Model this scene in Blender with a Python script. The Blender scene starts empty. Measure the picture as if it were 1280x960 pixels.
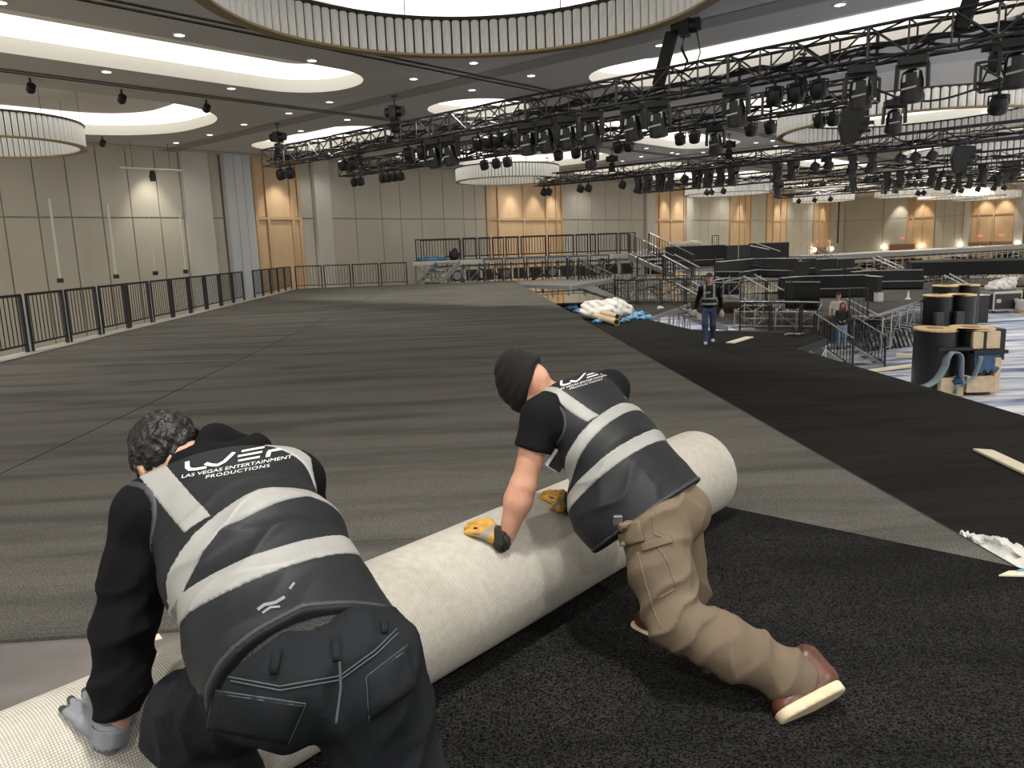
import bpy, bmesh, math, random
import numpy as np
from mathutils import Vector, Matrix
random.seed(7); RNG=np.random.default_rng(7)
SC=bpy.context.scene; COL=SC.collection
R2=math.sqrt(0.5)
# ---------------------------------------------------------------- camera model
H=1.5; F=960.; TH=math.radians(10.1); PH=math.radians(2.05); YW=math.radians(3.5)
A3=lambda *a: np.array(a,dtype=float)
R0=A3(math.cos(YW),-math.sin(YW),0); HD=A3(math.sin(YW),math.cos(YW),0); ZA=A3(0,0,1)
FW=HD*math.cos(TH)-ZA*math.sin(TH); U0=HD*math.sin(TH)+ZA*math.cos(TH)
RT=math.cos(PH)*R0-math.sin(PH)*U0; UP=math.sin(PH)*R0+math.cos(PH)*U0
CAM=A3(0,0,H)
def ray(px,py): return FW+RT*((px-640)/F)+UP*((480-py)/F)
def gz(px,py,z=0.):
    r=ray(px,py); return CAM+r*((z-H)/r[2])
def gd(px,py,d): return CAM+ray(px,py)*d
def W(u,v,z=0.): return ((u-v)*R2,(u+v)*R2,z)       # room axes lie at 45 degrees to the stage
def v_at(px,u,py=200):                              # v of a point on the plane U=u
    r=ray(px,py); t=u/((r[0]+r[1])*R2); return t*(r[1]-r[0])*R2
# ---------------------------------------------------------------- materials
MATS={}
def mat(name,col,rough=.6,metal=0.,var=0.,vscale=8.,bump=0.,bscale=60.,emit=None,estr=0.,col2=None,detail=4.,spec=.5,trans=0.,sheen=0.,alpha=1.,stretch=None,lo=.35,hi=.65):
    if name in MATS: return MATS[name]
    m=bpy.data.materials.new(name); m.use_nodes=True; nt=m.node_tree; N=nt.nodes; L=nt.links
    b=N['Principled BSDF']; b.inputs['Base Color'].default_value=(*col,1); b.inputs['Roughness'].default_value=rough
    b.inputs['Metallic'].default_value=metal; b.inputs['Specular IOR Level'].default_value=spec
    if sheen: b.inputs['Sheen Weight'].default_value=sheen
    if trans: b.inputs['Transmission Weight'].default_value=trans
    if alpha<1: b.inputs['Alpha'].default_value=alpha
    if emit: b.inputs['Emission Color'].default_value=(*emit,1); b.inputs['Emission Strength'].default_value=estr
    tc=N.new('ShaderNodeTexCoord'); src=tc.outputs['Object']
    if stretch:
        mp=N.new('ShaderNodeMapping'); mp.inputs['Scale'].default_value=stretch; L.new(src,mp.inputs[0]); src=mp.outputs[0]
    if var or col2:
        n=N.new('ShaderNodeTexNoise'); n.inputs['Scale'].default_value=vscale; n.inputs['Detail'].default_value=detail; L.new(src,n.inputs['Vector'])
        r=N.new('ShaderNodeValToRGB'); e=r.color_ramp.elements; e[0].position=lo; e[1].position=hi
        c2=col2 if col2 else tuple(min(1,c*(1+var)) for c in col); c1=col if col2 else tuple(c*(1-var) for c in col)
        e[0].color=(*c1,1); e[1].color=(*c2,1); L.new(n.outputs['Fac'],r.inputs[0]); L.new(r.outputs[0],b.inputs['Base Color'])
    if bump:
        n=N.new('ShaderNodeTexNoise'); n.inputs['Scale'].default_value=bscale; n.inputs['Detail'].default_value=3; L.new(src,n.inputs['Vector'])
        p=N.new('ShaderNodeBump'); p.inputs['Strength'].default_value=bump; p.inputs['Distance'].default_value=.01; L.new(n.outputs['Fac'],p.inputs['Height']); L.new(p.outputs[0],b.inputs['Normal'])
    MATS[name]=m; return m
# ---------------------------------------------------------------- mesh building
class MB:
    def __init__(s): s.v=[]; s.f=[]; s.m=[]; s.mi=0
    def add(s,vs,fs):
        o=len(s.v); s.v+= [tuple(map(float,p)) for p in vs]; s.f+=[tuple(i+o for i in f) for f in fs]; s.m+=[s.mi]*len(fs); return s
    def box(s,x0,x1,y0,y1,z0,z1):
        return s.add([(x0,y0,z0),(x1,y0,z0),(x1,y1,z0),(x0,y1,z0),(x0,y0,z1),(x1,y0,z1),(x1,y1,z1),(x0,y1,z1)],
            [(0,3,2,1),(4,5,6,7),(0,1,5,4),(1,2,6,5),(2,3,7,6),(3,0,4,7)])
    def cbox(s,c,sx,sy,sz,rot=None):
        vs=[Vector((a*sx/2,b*sy/2,d*sz/2)) for d in(-1,1) for a,b in((-1,-1),(1,-1),(1,1),(-1,1))]
        if rot is not None: vs=[rot@p for p in vs]
        c=Vector(c); return s.add([p+c for p in vs],[(0,3,2,1),(4,5,6,7),(0,1,5,4),(1,2,6,5),(2,3,7,6),(3,0,4,7)])
    def tube(s,a,b,r,n=6,r2=None,caps=True):
        a=Vector(a); b=Vector(b); r2=r if r2 is None else r2; d=(b-a)
        if d.length<1e-6: return s
        d.normalize(); x=d.orthogonal().normalized(); y=d.cross(x); vs=[]
        for p,rr in((a,r),(b,r2)):
            for i in range(n):
                t=2*math.pi*i/n+.4; vs.append(p+x*(rr*math.cos(t))+y*(rr*math.sin(t)))
        fs=[(i,(i+1)%n,n+(i+1)%n,n+i) for i in range(n)]
        if caps: fs+=[tuple(range(n-1,-1,-1)),tuple(range(n,2*n))]
        return s.add(vs,fs)
    def path(s,pts,r,n=8,closed=False,sx=1.,up=(0,0,1)):
        pts=[Vector(p) for p in pts]; k=len(pts); vs=[]; up=Vector(up)
        for i,p in enumerate(pts):
            if closed: d=pts[(i+1)%k]-pts[i-1]
            else: d=pts[min(i+1,k-1)]-pts[max(i-1,0)]
            d.normalize(); x=d.cross(up)
            x=x.normalized() if x.length>1e-4 else d.orthogonal().normalized()
            y=x.cross(d); rr=r[i] if isinstance(r,(list,tuple)) else r
            for j in range(n):
                t=2*math.pi*j/n; vs.append(p+x*(rr*sx*math.cos(t))+y*(rr*math.sin(t)))
        fs=[]
        for i in range(k if closed else k-1):
            i2=(i+1)%k
            for j in range(n): fs.append((i*n+j,i*n+(j+1)%n,i2*n+(j+1)%n,i2*n+j))
        if not closed: fs+=[tuple(range(n-1,-1,-1)),tuple(range((k-1)*n,k*n))]
        return s.add(vs,fs)
    def lathe(s,c,prof,n=16,axis=None,caps=True):
        c=Vector(c); q=Vector((0,0,1)).rotation_difference(Vector(axis)) if axis is not None else None; vs=[]
        for r,z in prof:
            for i in range(n):
                t=2*math.pi*i/n; p=Vector((r*math.cos(t),r*math.sin(t),z)); 
                if q: p=q@p
                vs.append(c+p)
        fs=[(k*n+i,k*n+(i+1)%n,(k+1)*n+(i+1)%n,(k+1)*n+i) for k in range(len(prof)-1) for i in range(n)]
        if caps and prof[0][0]>1e-5: fs.append(tuple(range(n-1,-1,-1)))
        if caps and prof[-1][0]>1e-5: fs.append(tuple(range((len(prof)-1)*n,len(prof)*n)))
        return s.add(vs,fs)
    def prism(s,poly,z0,z1):
        n=len(poly); vs=[(p[0],p[1],z0) for p in poly]+[(p[0],p[1],z1) for p in poly]
        return s.add(vs,[tuple(range(n-1,-1,-1)),tuple(range(n,2*n))]+[(i,(i+1)%n,n+(i+1)%n,n+i) for i in range(n)])
    def build(s,name,m,parent=None,smooth=False,bevel=0.,link=True,kind=None):
        me=bpy.data.meshes.new(name); me.from_pydata(s.v,[],s.f)
        for x in (m if isinstance(m,(list,tuple)) else [m]): me.materials.append(x)
        if any(s.m): me.polygons.foreach_set('material_index',s.m)
        if smooth: me.polygons.foreach_set('use_smooth',[True]*len(me.polygons))
        me.validate(); me.update(); o=bpy.data.objects.new(name,me); COL.objects.link(o)
        if smooth=='auto' or smooth==2:
            try: me.set_sharp_from_angle(angle=math.radians(40))
            except Exception: pass
        if bevel:
            b=o.modifiers.new('b','BEVEL'); b.width=bevel; b.segments=2; b.limit_method='ANGLE'
        if parent: o.parent=parent
        if kind: o['kind']=kind
        return o
def struct(o): o['kind']='structure'; return o
def tag(o,label,cat,group=None,kind=None):
    o['label']=label; o['category']=cat
    if group: o['group']=group
    if kind: o['kind']=kind
    return o
def thing(name,label,cat,loc=(0,0,0),rotz=0.,group=None):
    o=bpy.data.objects.new(name,None); COL.objects.link(o); o.location=tuple(map(float,loc)); o.rotation_euler=(0,0,rotz); o.empty_display_size=.2
    return tag(o,label,cat,group)
def dup(root,loc=None,rotz=None,label=None,group=None):
    def cp(o,par):
        c=o.copy(); COL.objects.link(c)
        if par: c.parent=par
        for ch in o.children: cp(ch,c)
        return c
    kids=list(root.children); r=root.copy(); COL.objects.link(r)
    for ch in kids: cp(ch,r)
    if loc is not None: r.location=tuple(map(float,loc))
    if rotz is not None: r.rotation_euler=(0,0,rotz)
    if label: r['label']=label
    if group: r['group']=group
    return r
ORD=['first','second','third','fourth','fifth','sixth','seventh','eighth','ninth','tenth','eleventh','twelfth','thirteenth','fourteenth','fifteenth','sixteenth','seventeenth','eighteenth','nineteenth','twentieth','twenty-first','twenty-second','twenty-third','twenty-fourth','twenty-fifth','twenty-sixth','twenty-seventh','twenty-eighth','twenty-ninth','thirtieth']
def nth(i,n=None):
    return ORD[i]
# ---------------------------------------------------------------- implicit surfaces (people, bags): smooth unions meshed by surface nets
def nrm(a): a=np.asarray(a,float); return a/np.linalg.norm(a)
def cone(P,a,b,ra,rb):
    a=np.asarray(a,float); b=np.asarray(b,float); d=b-a; t=np.clip(((P-a)@d)/(d@d),0,1)
    return np.linalg.norm(P-a-t[:,None]*d,axis=1)-(ra+(rb-ra)*t)
def ecap(P,a,b,side,wa,wb,cap=None):
    """capsule with elliptical section: w=(half width along side, half depth)"""
    a=np.asarray(a,float); b=np.asarray(b,float); d=b-a; L=np.linalg.norm(d); e=d/L
    s=np.asarray(side,float); s=nrm(s-(s@e)*e); n=np.cross(e,s)
    q=P-a; h=q@e; t=np.clip(h/L,0,1); w=wa[0]+(wb[0]-wa[0])*t; dp=wa[1]+(wb[1]-wa[1])*t; c=np.minimum(w,dp) if cap is None else cap
    x=(q@s)/w; y=(q@n)/dp; z=(h-t*L)/c
    k0=np.sqrt(x*x+y*y+z*z)+1e-9; k1=np.sqrt((x/w)**2+(y/dp)**2+(z/c)**2)+1e-9
    return k0*(k0-1)/k1
def ellip(P,c,ax,r):
    """ellipsoid, ax = 3 unit rows"""
    q=(P-np.asarray(c,float))@np.asarray(ax,float).T; r=np.asarray(r,float)
    k0=np.linalg.norm(q/r,axis=1)+1e-9; k1=np.linalg.norm(q/(r*r),axis=1)+1e-9
    return k0*(k0-1)/k1
def smin(a,b,k):
    h=np.clip(.5+.5*(b-a)/k,0,1); return b+(a-b)*h-k*h*(1-h)
def smax(a,b,k): return -smin(-a,-b,k)
def sun(k,*ds):
    r=ds[0]
    for d in ds[1:]: r=smin(r,d,k)
    return r
def plane(P,p,n): return (P-np.asarray(p,float))@nrm(n)
def frame(f,up):
    """rows right, forward, up"""
    f=nrm(f); up=np.asarray(up,float); u=nrm(up-(up@f)*f); return np.stack([np.cross(f,u),f,u])
def folds(P,c,rad,dirn,freq,amp,seed=0):
    """cloth folds: rippled displacement near a joint"""
    q=P-np.asarray(c,float); w=np.exp(-(q*q).sum(1)/(rad*rad)); d=nrm(dirn)
    o=nrm(np.cross(d,[.3,.5,.8])); o2=np.cross(d,o)
    ph=q@d*freq+1.3*np.sin(q@o*freq*.35+seed)+1.1*np.sin(q@o2*freq*.45+2*seed)
    return amp*w*(1-np.abs(np.sin(ph*.5)))**1.5
def net(fn,lo,hi,h,name,m,parent=None,matfn=None,relax=1):
    lo=np.asarray(lo,float); n=(np.ceil((np.asarray(hi,float)-lo)/(h*4)).astype(int))*4+1
    nc=(n-1)//4
    g=[lo[i]+h*4*(np.arange(nc[i])+.5) for i in range(3)]
    Cc=np.stack(np.meshgrid(*g,indexing='ij'),-1).reshape(-1,3); dc=fn(Cc).reshape(nc)
    act=np.abs(dc)<h*4*.87*2.2+.012
    S=np.where(dc<0,-1.,1.); full=np.ones(n)*1.0
    full[:-1,:-1,:-1]=np.repeat(np.repeat(np.repeat(S,4,0),4,1),4,2)
    mask=np.zeros(n,bool); A=np.repeat(np.repeat(np.repeat(act,4,0),4,1),4,2)
    for i in(0,1):
        for j in(0,1):
            for k in(0,1): mask[i:n[0]-1+i,j:n[1]-1+j,k:n[2]-1+k]|=A
    idx=np.argwhere(mask); P=lo+idx*h; val=np.empty(len(P))
    for s in range(0,len(P),400000): val[s:s+400000]=fn(P[s:s+400000])
    full[mask]=val
    full[0]=full[-1]=1; full[:,0]=full[:,-1]=1; full[:,:,0]=full[:,:,-1]=1
    D=full; ins=D<0; c=n-1
    cnt=np.zeros(c,int)
    for i in(0,1):
        for j in(0,1):
            for k in(0,1): cnt+=ins[i:c[0]+i,j:c[1]+j,k:c[2]+k]
    cell=(cnt>0)&(cnt<8); ci=np.argwhere(cell)
    if len(ci)==0: raise RuntimeError('empty '+name)
    vid=-np.ones(c,int); vid[cell]=np.arange(len(ci))
    acc=np.zeros((len(ci),3)); num=np.zeros(len(ci))
    corners=[(i,j,k) for i in(0,1) for j in(0,1) for k in(0,1)]
    for a in corners:
        for ax in range(3):
            if a[ax]: continue
            b=list(a); b[ax]=1
            da=D[ci[:,0]+a[0],ci[:,1]+a[1],ci[:,2]+a[2]]; db=D[ci[:,0]+b[0],ci[:,1]+b[1],ci[:,2]+b[2]]
            x=(da<0)!=(db<0); t=np.where(x,da/np.where(x,da-db,1),0)
            p=np.tile(np.array(a,float),(len(ci),1)); p[:,ax]=t
            acc[x]+=p[x]; num[x]+=1
    V=lo+(ci+acc/num[:,None])*h
    quads=[]
    for ax in range(3):
        o=[(1,2),(2,0),(0,1)][ax]
        sl=[slice(1,c[i]) for i in range(3)]; sl[ax]=slice(0,c[ax]); sl2=list(sl); sl2[ax]=slice(1,c[ax]+1)
        a=ins[tuple(sl)]; b=ins[tuple(sl2)]; e=np.argwhere(a!=b); off=[1,1,1]; off[ax]=0
        e=e+np.array(off); fl=ins[e[:,0],e[:,1],e[:,2]]
        def g2(d1,d2):
            q=e.copy(); q[:,o[0]]-=d1; q[:,o[1]]-=d2; return vid[q[:,0],q[:,1],q[:,2]]
        q=np.stack([g2(1,1),g2(0,1),g2(0,0),g2(1,0)],1); q[~fl]=q[~fl][:,::-1]
        quads.append(q)
    Q=np.concatenate(quads); Q=Q[(Q>=0).all(1)]
    for _ in range(relax):
        s=np.zeros_like(V); k=np.zeros(len(V))
        for i in range(4):
            np.add.at(s,Q[:,i],V[Q[:,(i+1)%4]]+V[Q[:,(i+3)%4]]); np.add.at(k,Q[:,i],2)
        V=V*.5+.5*s/np.maximum(k,1)[:,None]
    me=bpy.data.meshes.new(name); me.vertices.add(len(V)); me.vertices.foreach_set('co',V.ravel())
    me.loops.add(len(Q)*4); me.loops.foreach_set('vertex_index',Q.ravel().astype(np.int32))
    me.polygons.add(len(Q)); me.polygons.foreach_set('loop_start',np.arange(0,len(Q)*4,4,dtype=np.int32))
    for x in (m if isinstance(m,(list,tuple)) else [m]): me.materials.append(x)
    me.update(calc_edges=True)
    me.polygons.foreach_set('use_smooth',np.ones(len(Q),bool))
    if matfn is not None: me.polygons.foreach_set('material_index',matfn(V[Q].mean(1)).astype(np.int32))
    me.update(); o=bpy.data.objects.new(name,me); COL.objects.link(o)
    if parent: o.parent=parent
    return o

def textmesh(name,body,size,m,parent=None,extrude=.0,align='CENTER',spacing=1.):
    cu=bpy.data.curves.new(name,'FONT'); cu.body=body; cu.size=size; cu.align_x=align; cu.align_y='CENTER'; cu.extrude=extrude; cu.space_character=spacing; cu.resolution_u=4
    o=bpy.data.objects.new(name,cu); COL.objects.link(o); bpy.context.view_layer.update()
    dg=bpy.context.evaluated_depsgraph_get(); me=bpy.data.meshes.new_from_object(o.evaluated_get(dg)); me.name=name
    bpy.data.objects.remove(o); bpy.data.curves.remove(cu); me.materials.clear(); me.materials.append(m)
    o=bpy.data.objects.new(name,me); COL.objects.link(o)
    if parent: o.parent=parent
    return o
# ================================================================ ROOM
ZC=5.9; ZF=-2.9; VW=32.3; UE=98.5
M_ceil=mat('ceiling_paint',(.60,.59,.58),.85,var=.03,vscale=.4)
M_ceild=mat('ceiling_dark_band',(.36,.355,.35),.8)
M_white=mat('cove_white',(.84,.82,.77),.8)
M_cove=mat('cove_light',(.9,.9,.86),.8,emit=(1,.955,.86),estr=1.15)
M_dn=mat('downlight_glow',(1,1,1),.5,emit=(1,.97,.92),estr=5.)
M_fab=mat('wall_fabric',(.60,.56,.475),.9,var=.04,vscale=.5,bump=.15,bscale=300)
M_wood=mat('wall_wood',(.74,.52,.31),.5,var=.06,vscale=1.5,stretch=(1,1,.15))
M_seam=mat('wall_seam',(.40,.37,.31),.8)
M_pil=mat('pilaster_paint',(.66,.64,.58),.7)
M_col=mat('column_panel',(.60,.62,.64),.45)
M_blk=mat('black_metal',(.012,.012,.013),.45)
M_blkm=mat('black_matte',(.016,.016,.017),.8)
def rrect(u0,u1,v0,v1,r,n=12):
    pts=[]
    for cx,cy,a in((u1-r,v0+r,-90),(u1-r,v1-r,0),(u0+r,v1-r,90),(u0+r,v0+r,180)):
        for i in range(n+1):
            t=math.radians(a+90*i/n); pts.append((cx+r*math.cos(t),cy+r*math.sin(t)))
    out=[]
    for p in pts:
        if not out or (abs(out[-1][0]-p[0])+abs(out[-1][1]-p[1]))>1e-4: out.append(p)
    if abs(out[0][0]-out[-1][0])+abs(out[0][1]-out[-1][1])<1e-4: out.pop()
    return out
coffers=[]
for k in range(0,5):
    cu=7.8+21.9*k; cn=18.75+21.9*k
    for r_,(c0,hv,rr) in enumerate(((7.8,5.1,3.4),(17.6,1.6,1.55),(26.,3.65,3.2))):
        if k>=0 or r_==1 or True:
            if cu+5.9>-12 and cu+5.9<UE: coffers.append((rrect(cu-5.9,cu+5.9,c0-hv,c0+hv,rr),r_,k))
        if cn+1.7<UE and k>=0: coffers.append((rrect(cn-1.6,cn+1.6,c0-min(hv,1.6 if r_==1 else hv),c0+min(hv,1.6 if r_==1 else hv),1.55),r_,k))
    if k>=0:
        for c0,hv in((-2.,1.6),(-10.,5.)):
            if cu+5.9<60: coffers.append((rrect(cu-5.9,cu+5.9,c0-hv,c0+hv,1.55),9,k))
from mathutils.geometry import tessellate_polygon
ub=[-14]+sorted([15.43+21.9*k for k in range(5)]+[22.07+21.9*k for k in range(5)]); ub=[u for u in ub if u<UE-1]+[UE]
vb=[-17,-4.3,1.0,14.3,20.8,VW]; cb=MB()
for i in range(len(ub)-1):
    for j in range(len(vb)-1):
        cell=[(ub[i],vb[j]),(ub[i+1],vb[j]),(ub[i+1],vb[j+1]),(ub[i],vb[j+1])]; hole=None
        for c,_,_ in coffers:
            mu=sum(p[0] for p in c)/len(c); mv=sum(p[1] for p in c)/len(c)
            if ub[i]<mu<ub[i+1] and vb[j]<mv<vb[j+1]: hole=c
        pts=cell+(hole or []); loops=[[Vector((*p,0)) for p in cell]]+([[Vector((*p,0)) for p in hole]] if hole else [])
        tris=tessellate_polygon(loops); out=[]
        for a,b_,c in tris:
            ar=(pts[b_][0]-pts[a][0])*(pts[c][1]-pts[a][1])-(pts[b_][1]-pts[a][1])*(pts[c][0]-pts[a][0]); out.append((a,c,b_) if ar>0 else (a,b_,c))
        cb.add([W(*p,ZC) for p in pts],out)
ceiling=struct(cb.build('ceiling',M_ceil))
def inset(pts,d):
    n=len(pts); out=[]
    for i in range(n):
        a=Vector(pts[i-1]); b=Vector(pts[(i+1)%n]); t=(b-a); t.normalize(); out.append((pts[i][0]-t.y*d,pts[i][1]+t.x*d))
    return out
for c,r_,k in coffers:
    n=len(c); b=MB()
    o1=inset(c,-.05); top=[W(*p,ZC+.34) for p in c]; bot=[W(*p,ZC-.0) for p in c]
    b.add(bot+top,[(i,(i+1)%n,n+(i+1)%n,n+i) for i in range(n)])
    big=r_!=1 and k>=0 and len(c)>0 and (max(p[0] for p in c)-min(p[0] for p in c))>6
    w=.95 if not big else 1.15
    half=min(max(p[0] for p in c)-min(p[0] for p in c),max(p[1] for p in c)-min(p[1] for p in c))/2
    w=min(w,half*.55)
    mid=inset(c,w); 
    o=b.build('cove_rim',M_white,ceiling,smooth=2)
    e=MB(); e.add([W(*p,ZC+.34) for p in c]+[W(*p,ZC+.55) for p in mid],[(i,(i+1)%n,n+(i+1)%n,n+i) for i in range(n)])
    e.build('cove_light',M_cove,ceiling,smooth=True)
    t=MB(); t.add([W(*p,ZC+.55) for p in mid],[tuple(range(n))]); t.build('cove_panel',M_white,ceiling)
# dark ceiling bands and air-wall tracks
b=MB()
for k in range(0,5):
    for uu,w in((15.45+21.9*k,.35),(22.1+21.9*k,.25)):
        if uu<UE-1: b.add([W(uu-w,-16,ZC-.012),W(uu+w,-16,ZC-.012),W(uu+w,VW,ZC-.012),W(uu-w,VW,ZC-.012)],[(0,1,2,3)])
b.build('dark_band',M_ceild,ceiling)
b=MB()
for v in (14.3,14.6,20.75,21.0,31.2):
    b.add([W(-13,v-.045,ZC-.02),W(UE,v-.045,ZC-.02),W(UE,v+.045,ZC-.02),W(-13,v+.045,ZC-.02)],[(0,1,2,3)])
b.build('wall_track',M_blkm,ceiling)
# floor of the hall
M_floor=mat('hall_floor_pattern',(.17,.14,.10),.9,col2=(.33,.29,.21),vscale=.7,detail=6,lo=.42,hi=.55)
b=MB(); b.add([W(-14,-17,ZF),W(UE,-17,ZF),W(UE,VW,ZF),W(-14,VW,ZF)],[(0,1,2,3)]); struct(b.build('floor',M_floor))
# ---- long wall (V=VW)
def wallbox(b,u0,u1,z0,z1,d): # protrudes d towards the room
    p=[W(u0,VW,z0),W(u1,VW,z0),W(u1,VW-d,z0),W(u0,VW-d,z0)]; q=[W(u0,VW,z1),W(u1,VW,z1),W(u1,VW-d,z1),W(u0,VW-d,z1)]
    b.add(p+q,[(0,1,2,3),(7,6,5,4),(0,4,5,1),(1,5,6,2),(2,6,7,3),(3,7,4,0)])
wl=MB(); wallbox(wl,-14,UE,ZF,ZC+.6,-.25); wl=struct(wl.build('wall_left',M_seam))
def fabric_bay(u0,u1,seams,wall,bx):
    ed=[u0]+[s for s in seams if u0<s<u1]+[u1]; b=MB()
    for i in range(len(ed)-1):
        for z0,z1 in((ZF,3.17),(3.23,ZC)): bx(b,ed[i]+.02,ed[i+1]-.02,z0,z1,.07)
    b.build('fabric_panel',M_fab,wall)
def wood_bay(u0,u1,seams,wall,bx):
    ed=[u0]+list(seams)+[u1]; b=MB(); b2=MB()
    for i in range(len(ed)-1):
        for z0,z1 in((ZF,3.12),(3.28,ZC)): bx(b,ed[i]+.09,ed[i+1]-.09,z0,z1,.05)
    for s in ed: bx(b2,s-.07,s+.07,ZF,ZC,.14)
    bx(b2,u0,u1,3.14,3.26,.12)
    b.build('wood_panel',M_wood,wall); b2.build('wood_frame',mat('wood_trim',(.68,.47,.28),.5),wall)
R_=lambda a,b,s:[a+s*i for i in range(1,int((b-a)/s)+1) if a+s*i<b-.3]
fabric_bay(-13,15.9,R_(-13.35,15.9,1.13),wl,wallbox)
fabric_bay(17.15,17.7,[],wl,wallbox)
wood_bay(19.3,21.6,[19.9,21.2],wl,wallbox)
fabric_bay(21.7,22.35,[],wl,wallbox)
fabric_bay(23.4,34.6,[24.9,26.6,27.9,29.4,31.1,32.7,33.7],wl,wallbox)
wood_bay(34.7,42.1,[35.7,38.1,40.4,41.5],wl,wallbox)
fabric_bay(42.2,52.5,[43.9,45.6,47.3,49.1,50.8],wl,wallbox)
wood_bay(54.0,58.8,[54.8,56.6],wl,wallbox)
fabric_bay(60.1,67.2,[61.7,63.2,65.1],wl,wallbox)
wood_bay(67.4,71.8,[69.4,70.6],wl,wallbox)
fabric_bay(71.9,75.3,[73.6],wl,wallbox)
wood_bay(75.5,80.6,[77.1,79.],wl,wallbox)
fabric_bay(80.8,88.,[82.5,84.5,86.3],wl,wallbox)
wood_bay(88.2,93.2,[90,91.8],wl,wallbox)
fabric_bay(93.6,UE-.1,[95,96.5],wl,wallbox)
b=MB()
for u0,u1 in((15.95,17.1),(22.4,23.3),(52.6,53.8),(58.9,60.0)): wallbox(b,u0,u1,ZF,ZC,.3)
b.build('pilaster',M_pil,wl)
# bluish square column standing just off the wall, panelled in vertical facets
b=MB(); b.prism([W(17.75,VW-.45)[:2],W(19.0,VW-.45)[:2],W(19.0,VW-.1)[:2],W(17.75,VW-.1)[:2]],ZF,ZC)
for i,(du,dd) in enumerate(((.0,.02),(.42,.05),(.84,.02))):
    u0=17.77+du; b.prism([W(u0,VW-.45-dd)[:2],W(u0+.38,VW-.45-dd)[:2],W(u0+.38,VW-.45)[:2],W(u0,VW-.45)[:2]],ZF,ZC)
struct(b.build('trim_1',M_col))
# ---- end wall (U=UE)
def endbox(b,v1,v0,z0,z1,d):
    p=[W(UE,v0,z0),W(UE,v1,z0),W(UE-d,v1,z0),W(UE-d,v0,z0)]; q=[W(UE,v0,z1),W(UE,v1,z1),W(UE-d,v1,z1),W(UE-d,v0,z1)]
    b.add(p+q,[(3,2,1,0),(4,5,6,7),(1,5,4,0),(2,6,5,1),(3,7,6,2),(0,4,7,3)])
we=MB(); endbox(we,VW,-17,ZF,ZC+.6,-.25); we=struct(we.build('wall_back',M_seam))
eb=lambda b,v0,v1,z0,z1,d: endbox(b,v1,v0,z0,z1,d)
S=UE/111.   # pilaster positions measured on the plane U=111
fabric_bay(31.3*S+.1,VW-.1,[],we,eb)
fabric_bay(25.4*S+2.7,31.3*S,[28.9,29.8][:1],we,eb)
wood_bay(22.4,25.4*S+2.6,[23.6,24.6],we,eb)
fabric_bay(19.5,22.3,[20.3,21.4],we,eb)
wood_bay(14.7,18.7,[16.6,18.0],we,eb)
fabric_bay(9,13.7,[10.2,11.4,12.6],we,eb)
fabric_bay(-16.5,8.5,R_(-16.5,8.5,1.3),we,eb)
b=MB(); eb(b,18.8,19.4,ZF,ZC,.35); eb(b,13.8,14.6,ZF,ZC,.35); b.build('pilaster',M_pil,we)
# double doors in the far walls with exit signs and wall lamps
M_door=mat('door_wood',(.30,.17,.10),.5); M_doorf=mat('door_frame',(.42,.27,.16),.5)
M_exit=mat('exit_sign_red',(.8,.1,.06),.5,emit=(1,.12,.06),estr=1.3); M_lamp=mat('sconce_glow',(1,1,1),.5,emit=(1,.9,.7),estr=9)
dn=0
def door_at(frame_pt,sgn,w=2.,leaves=2):
    """frame_pt(s,d,z): s along the wall, d off the wall"""
    global dn; dn+=1; zt=ZF+3.05
    def bx(b,s0,s1,z0,z1,d0,d1):
        vs=[frame_pt(s,d,z) for z in(z0,z1) for s,d in((s0,d0),(s1,d0),(s1,d1),(s0,d1))]
        b.add(vs,[(0,3,2,1),(4,5,6,7),(0,1,5,4),(1,2,6,5),(2,3,7,6),(3,0,4,7)])
    b=MB(); 
    for i in range(leaves): bx(b,-w/2+w*i/leaves+.02,-w/2+w*(i+1)/leaves-.02,ZF,zt,.15,.2)
    d=struct(b.build('door_%d'%dn,M_door))
    b=MB(); bx(b,-w/2-.12,-w/2,ZF,zt+.12,.14,.26); bx(b,w/2,w/2+.12,ZF,zt+.12,.14,.26); bx(b,-w/2,w/2,zt,zt+.12,.14,.26); b.build('door_frame',M_doorf,d)
    b=MB()
    for i in range(leaves): bx(b,-w/2+w*(i+.5)/leaves+(.3 if i==0 else -.3),-w/2+w*(i+.5)/leaves+(.36 if i==0 else -.24),ZF+1.,ZF+1.4,.2,.27)
    b.build('door_handle',mat('steel',(.55,.55,.55),.3,1.),d)
    return bx,zt
def sign_thing(frame_pt,label,zt):
    t=thing('exit_sign',label,'sign',frame_pt(0,.3,zt+.75),0,None)
    o=Vector(frame_pt(0,.3,zt+.75)); ex=(Vector(frame_pt(1,.3,0))-Vector(frame_pt(0,.3,0))).normalized(); ey=(Vector(frame_pt(0,1.3,0))-Vector(frame_pt(0,.3,0))).normalized()
    rot=Matrix((ex,ey,Vector((0,0,1)))).transposed()
    MB().cbox((0,0,0),.5,.08,.26,rot).build('sign_box',mat('sign_housing',(.75,.7,.62),.5),t)
    lt=textmesh('exit_word','EXIT',.24,M_exit,t,.006)
    z=Vector(frame_pt(0,-1,0))-Vector(frame_pt(0,0,0)); z=-z.normalized(); xx=Vector((0,0,1)).cross(z)
    lt.matrix_local=Matrix.Translation(z*.046)@Matrix((xx,Vector((0,0,1)),z)).transposed().to_4x4()
def sconce(p,label):
    t=thing('wall_lamp',label,'lamp',p,0,'small wall lamps by the far doors')
    MB().lathe((0,0,0),[(.02,-.22),(.16,-.16),(.2,0),(.16,.16),(.02,.22)],12).build('lamp_shade',M_lamp,t,smooth=True)
    MB().lathe((0,0,-.3),[(.03,0),(.05,.04),(.03,.1)],8).build('bracket',M_blk,t)
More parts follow.
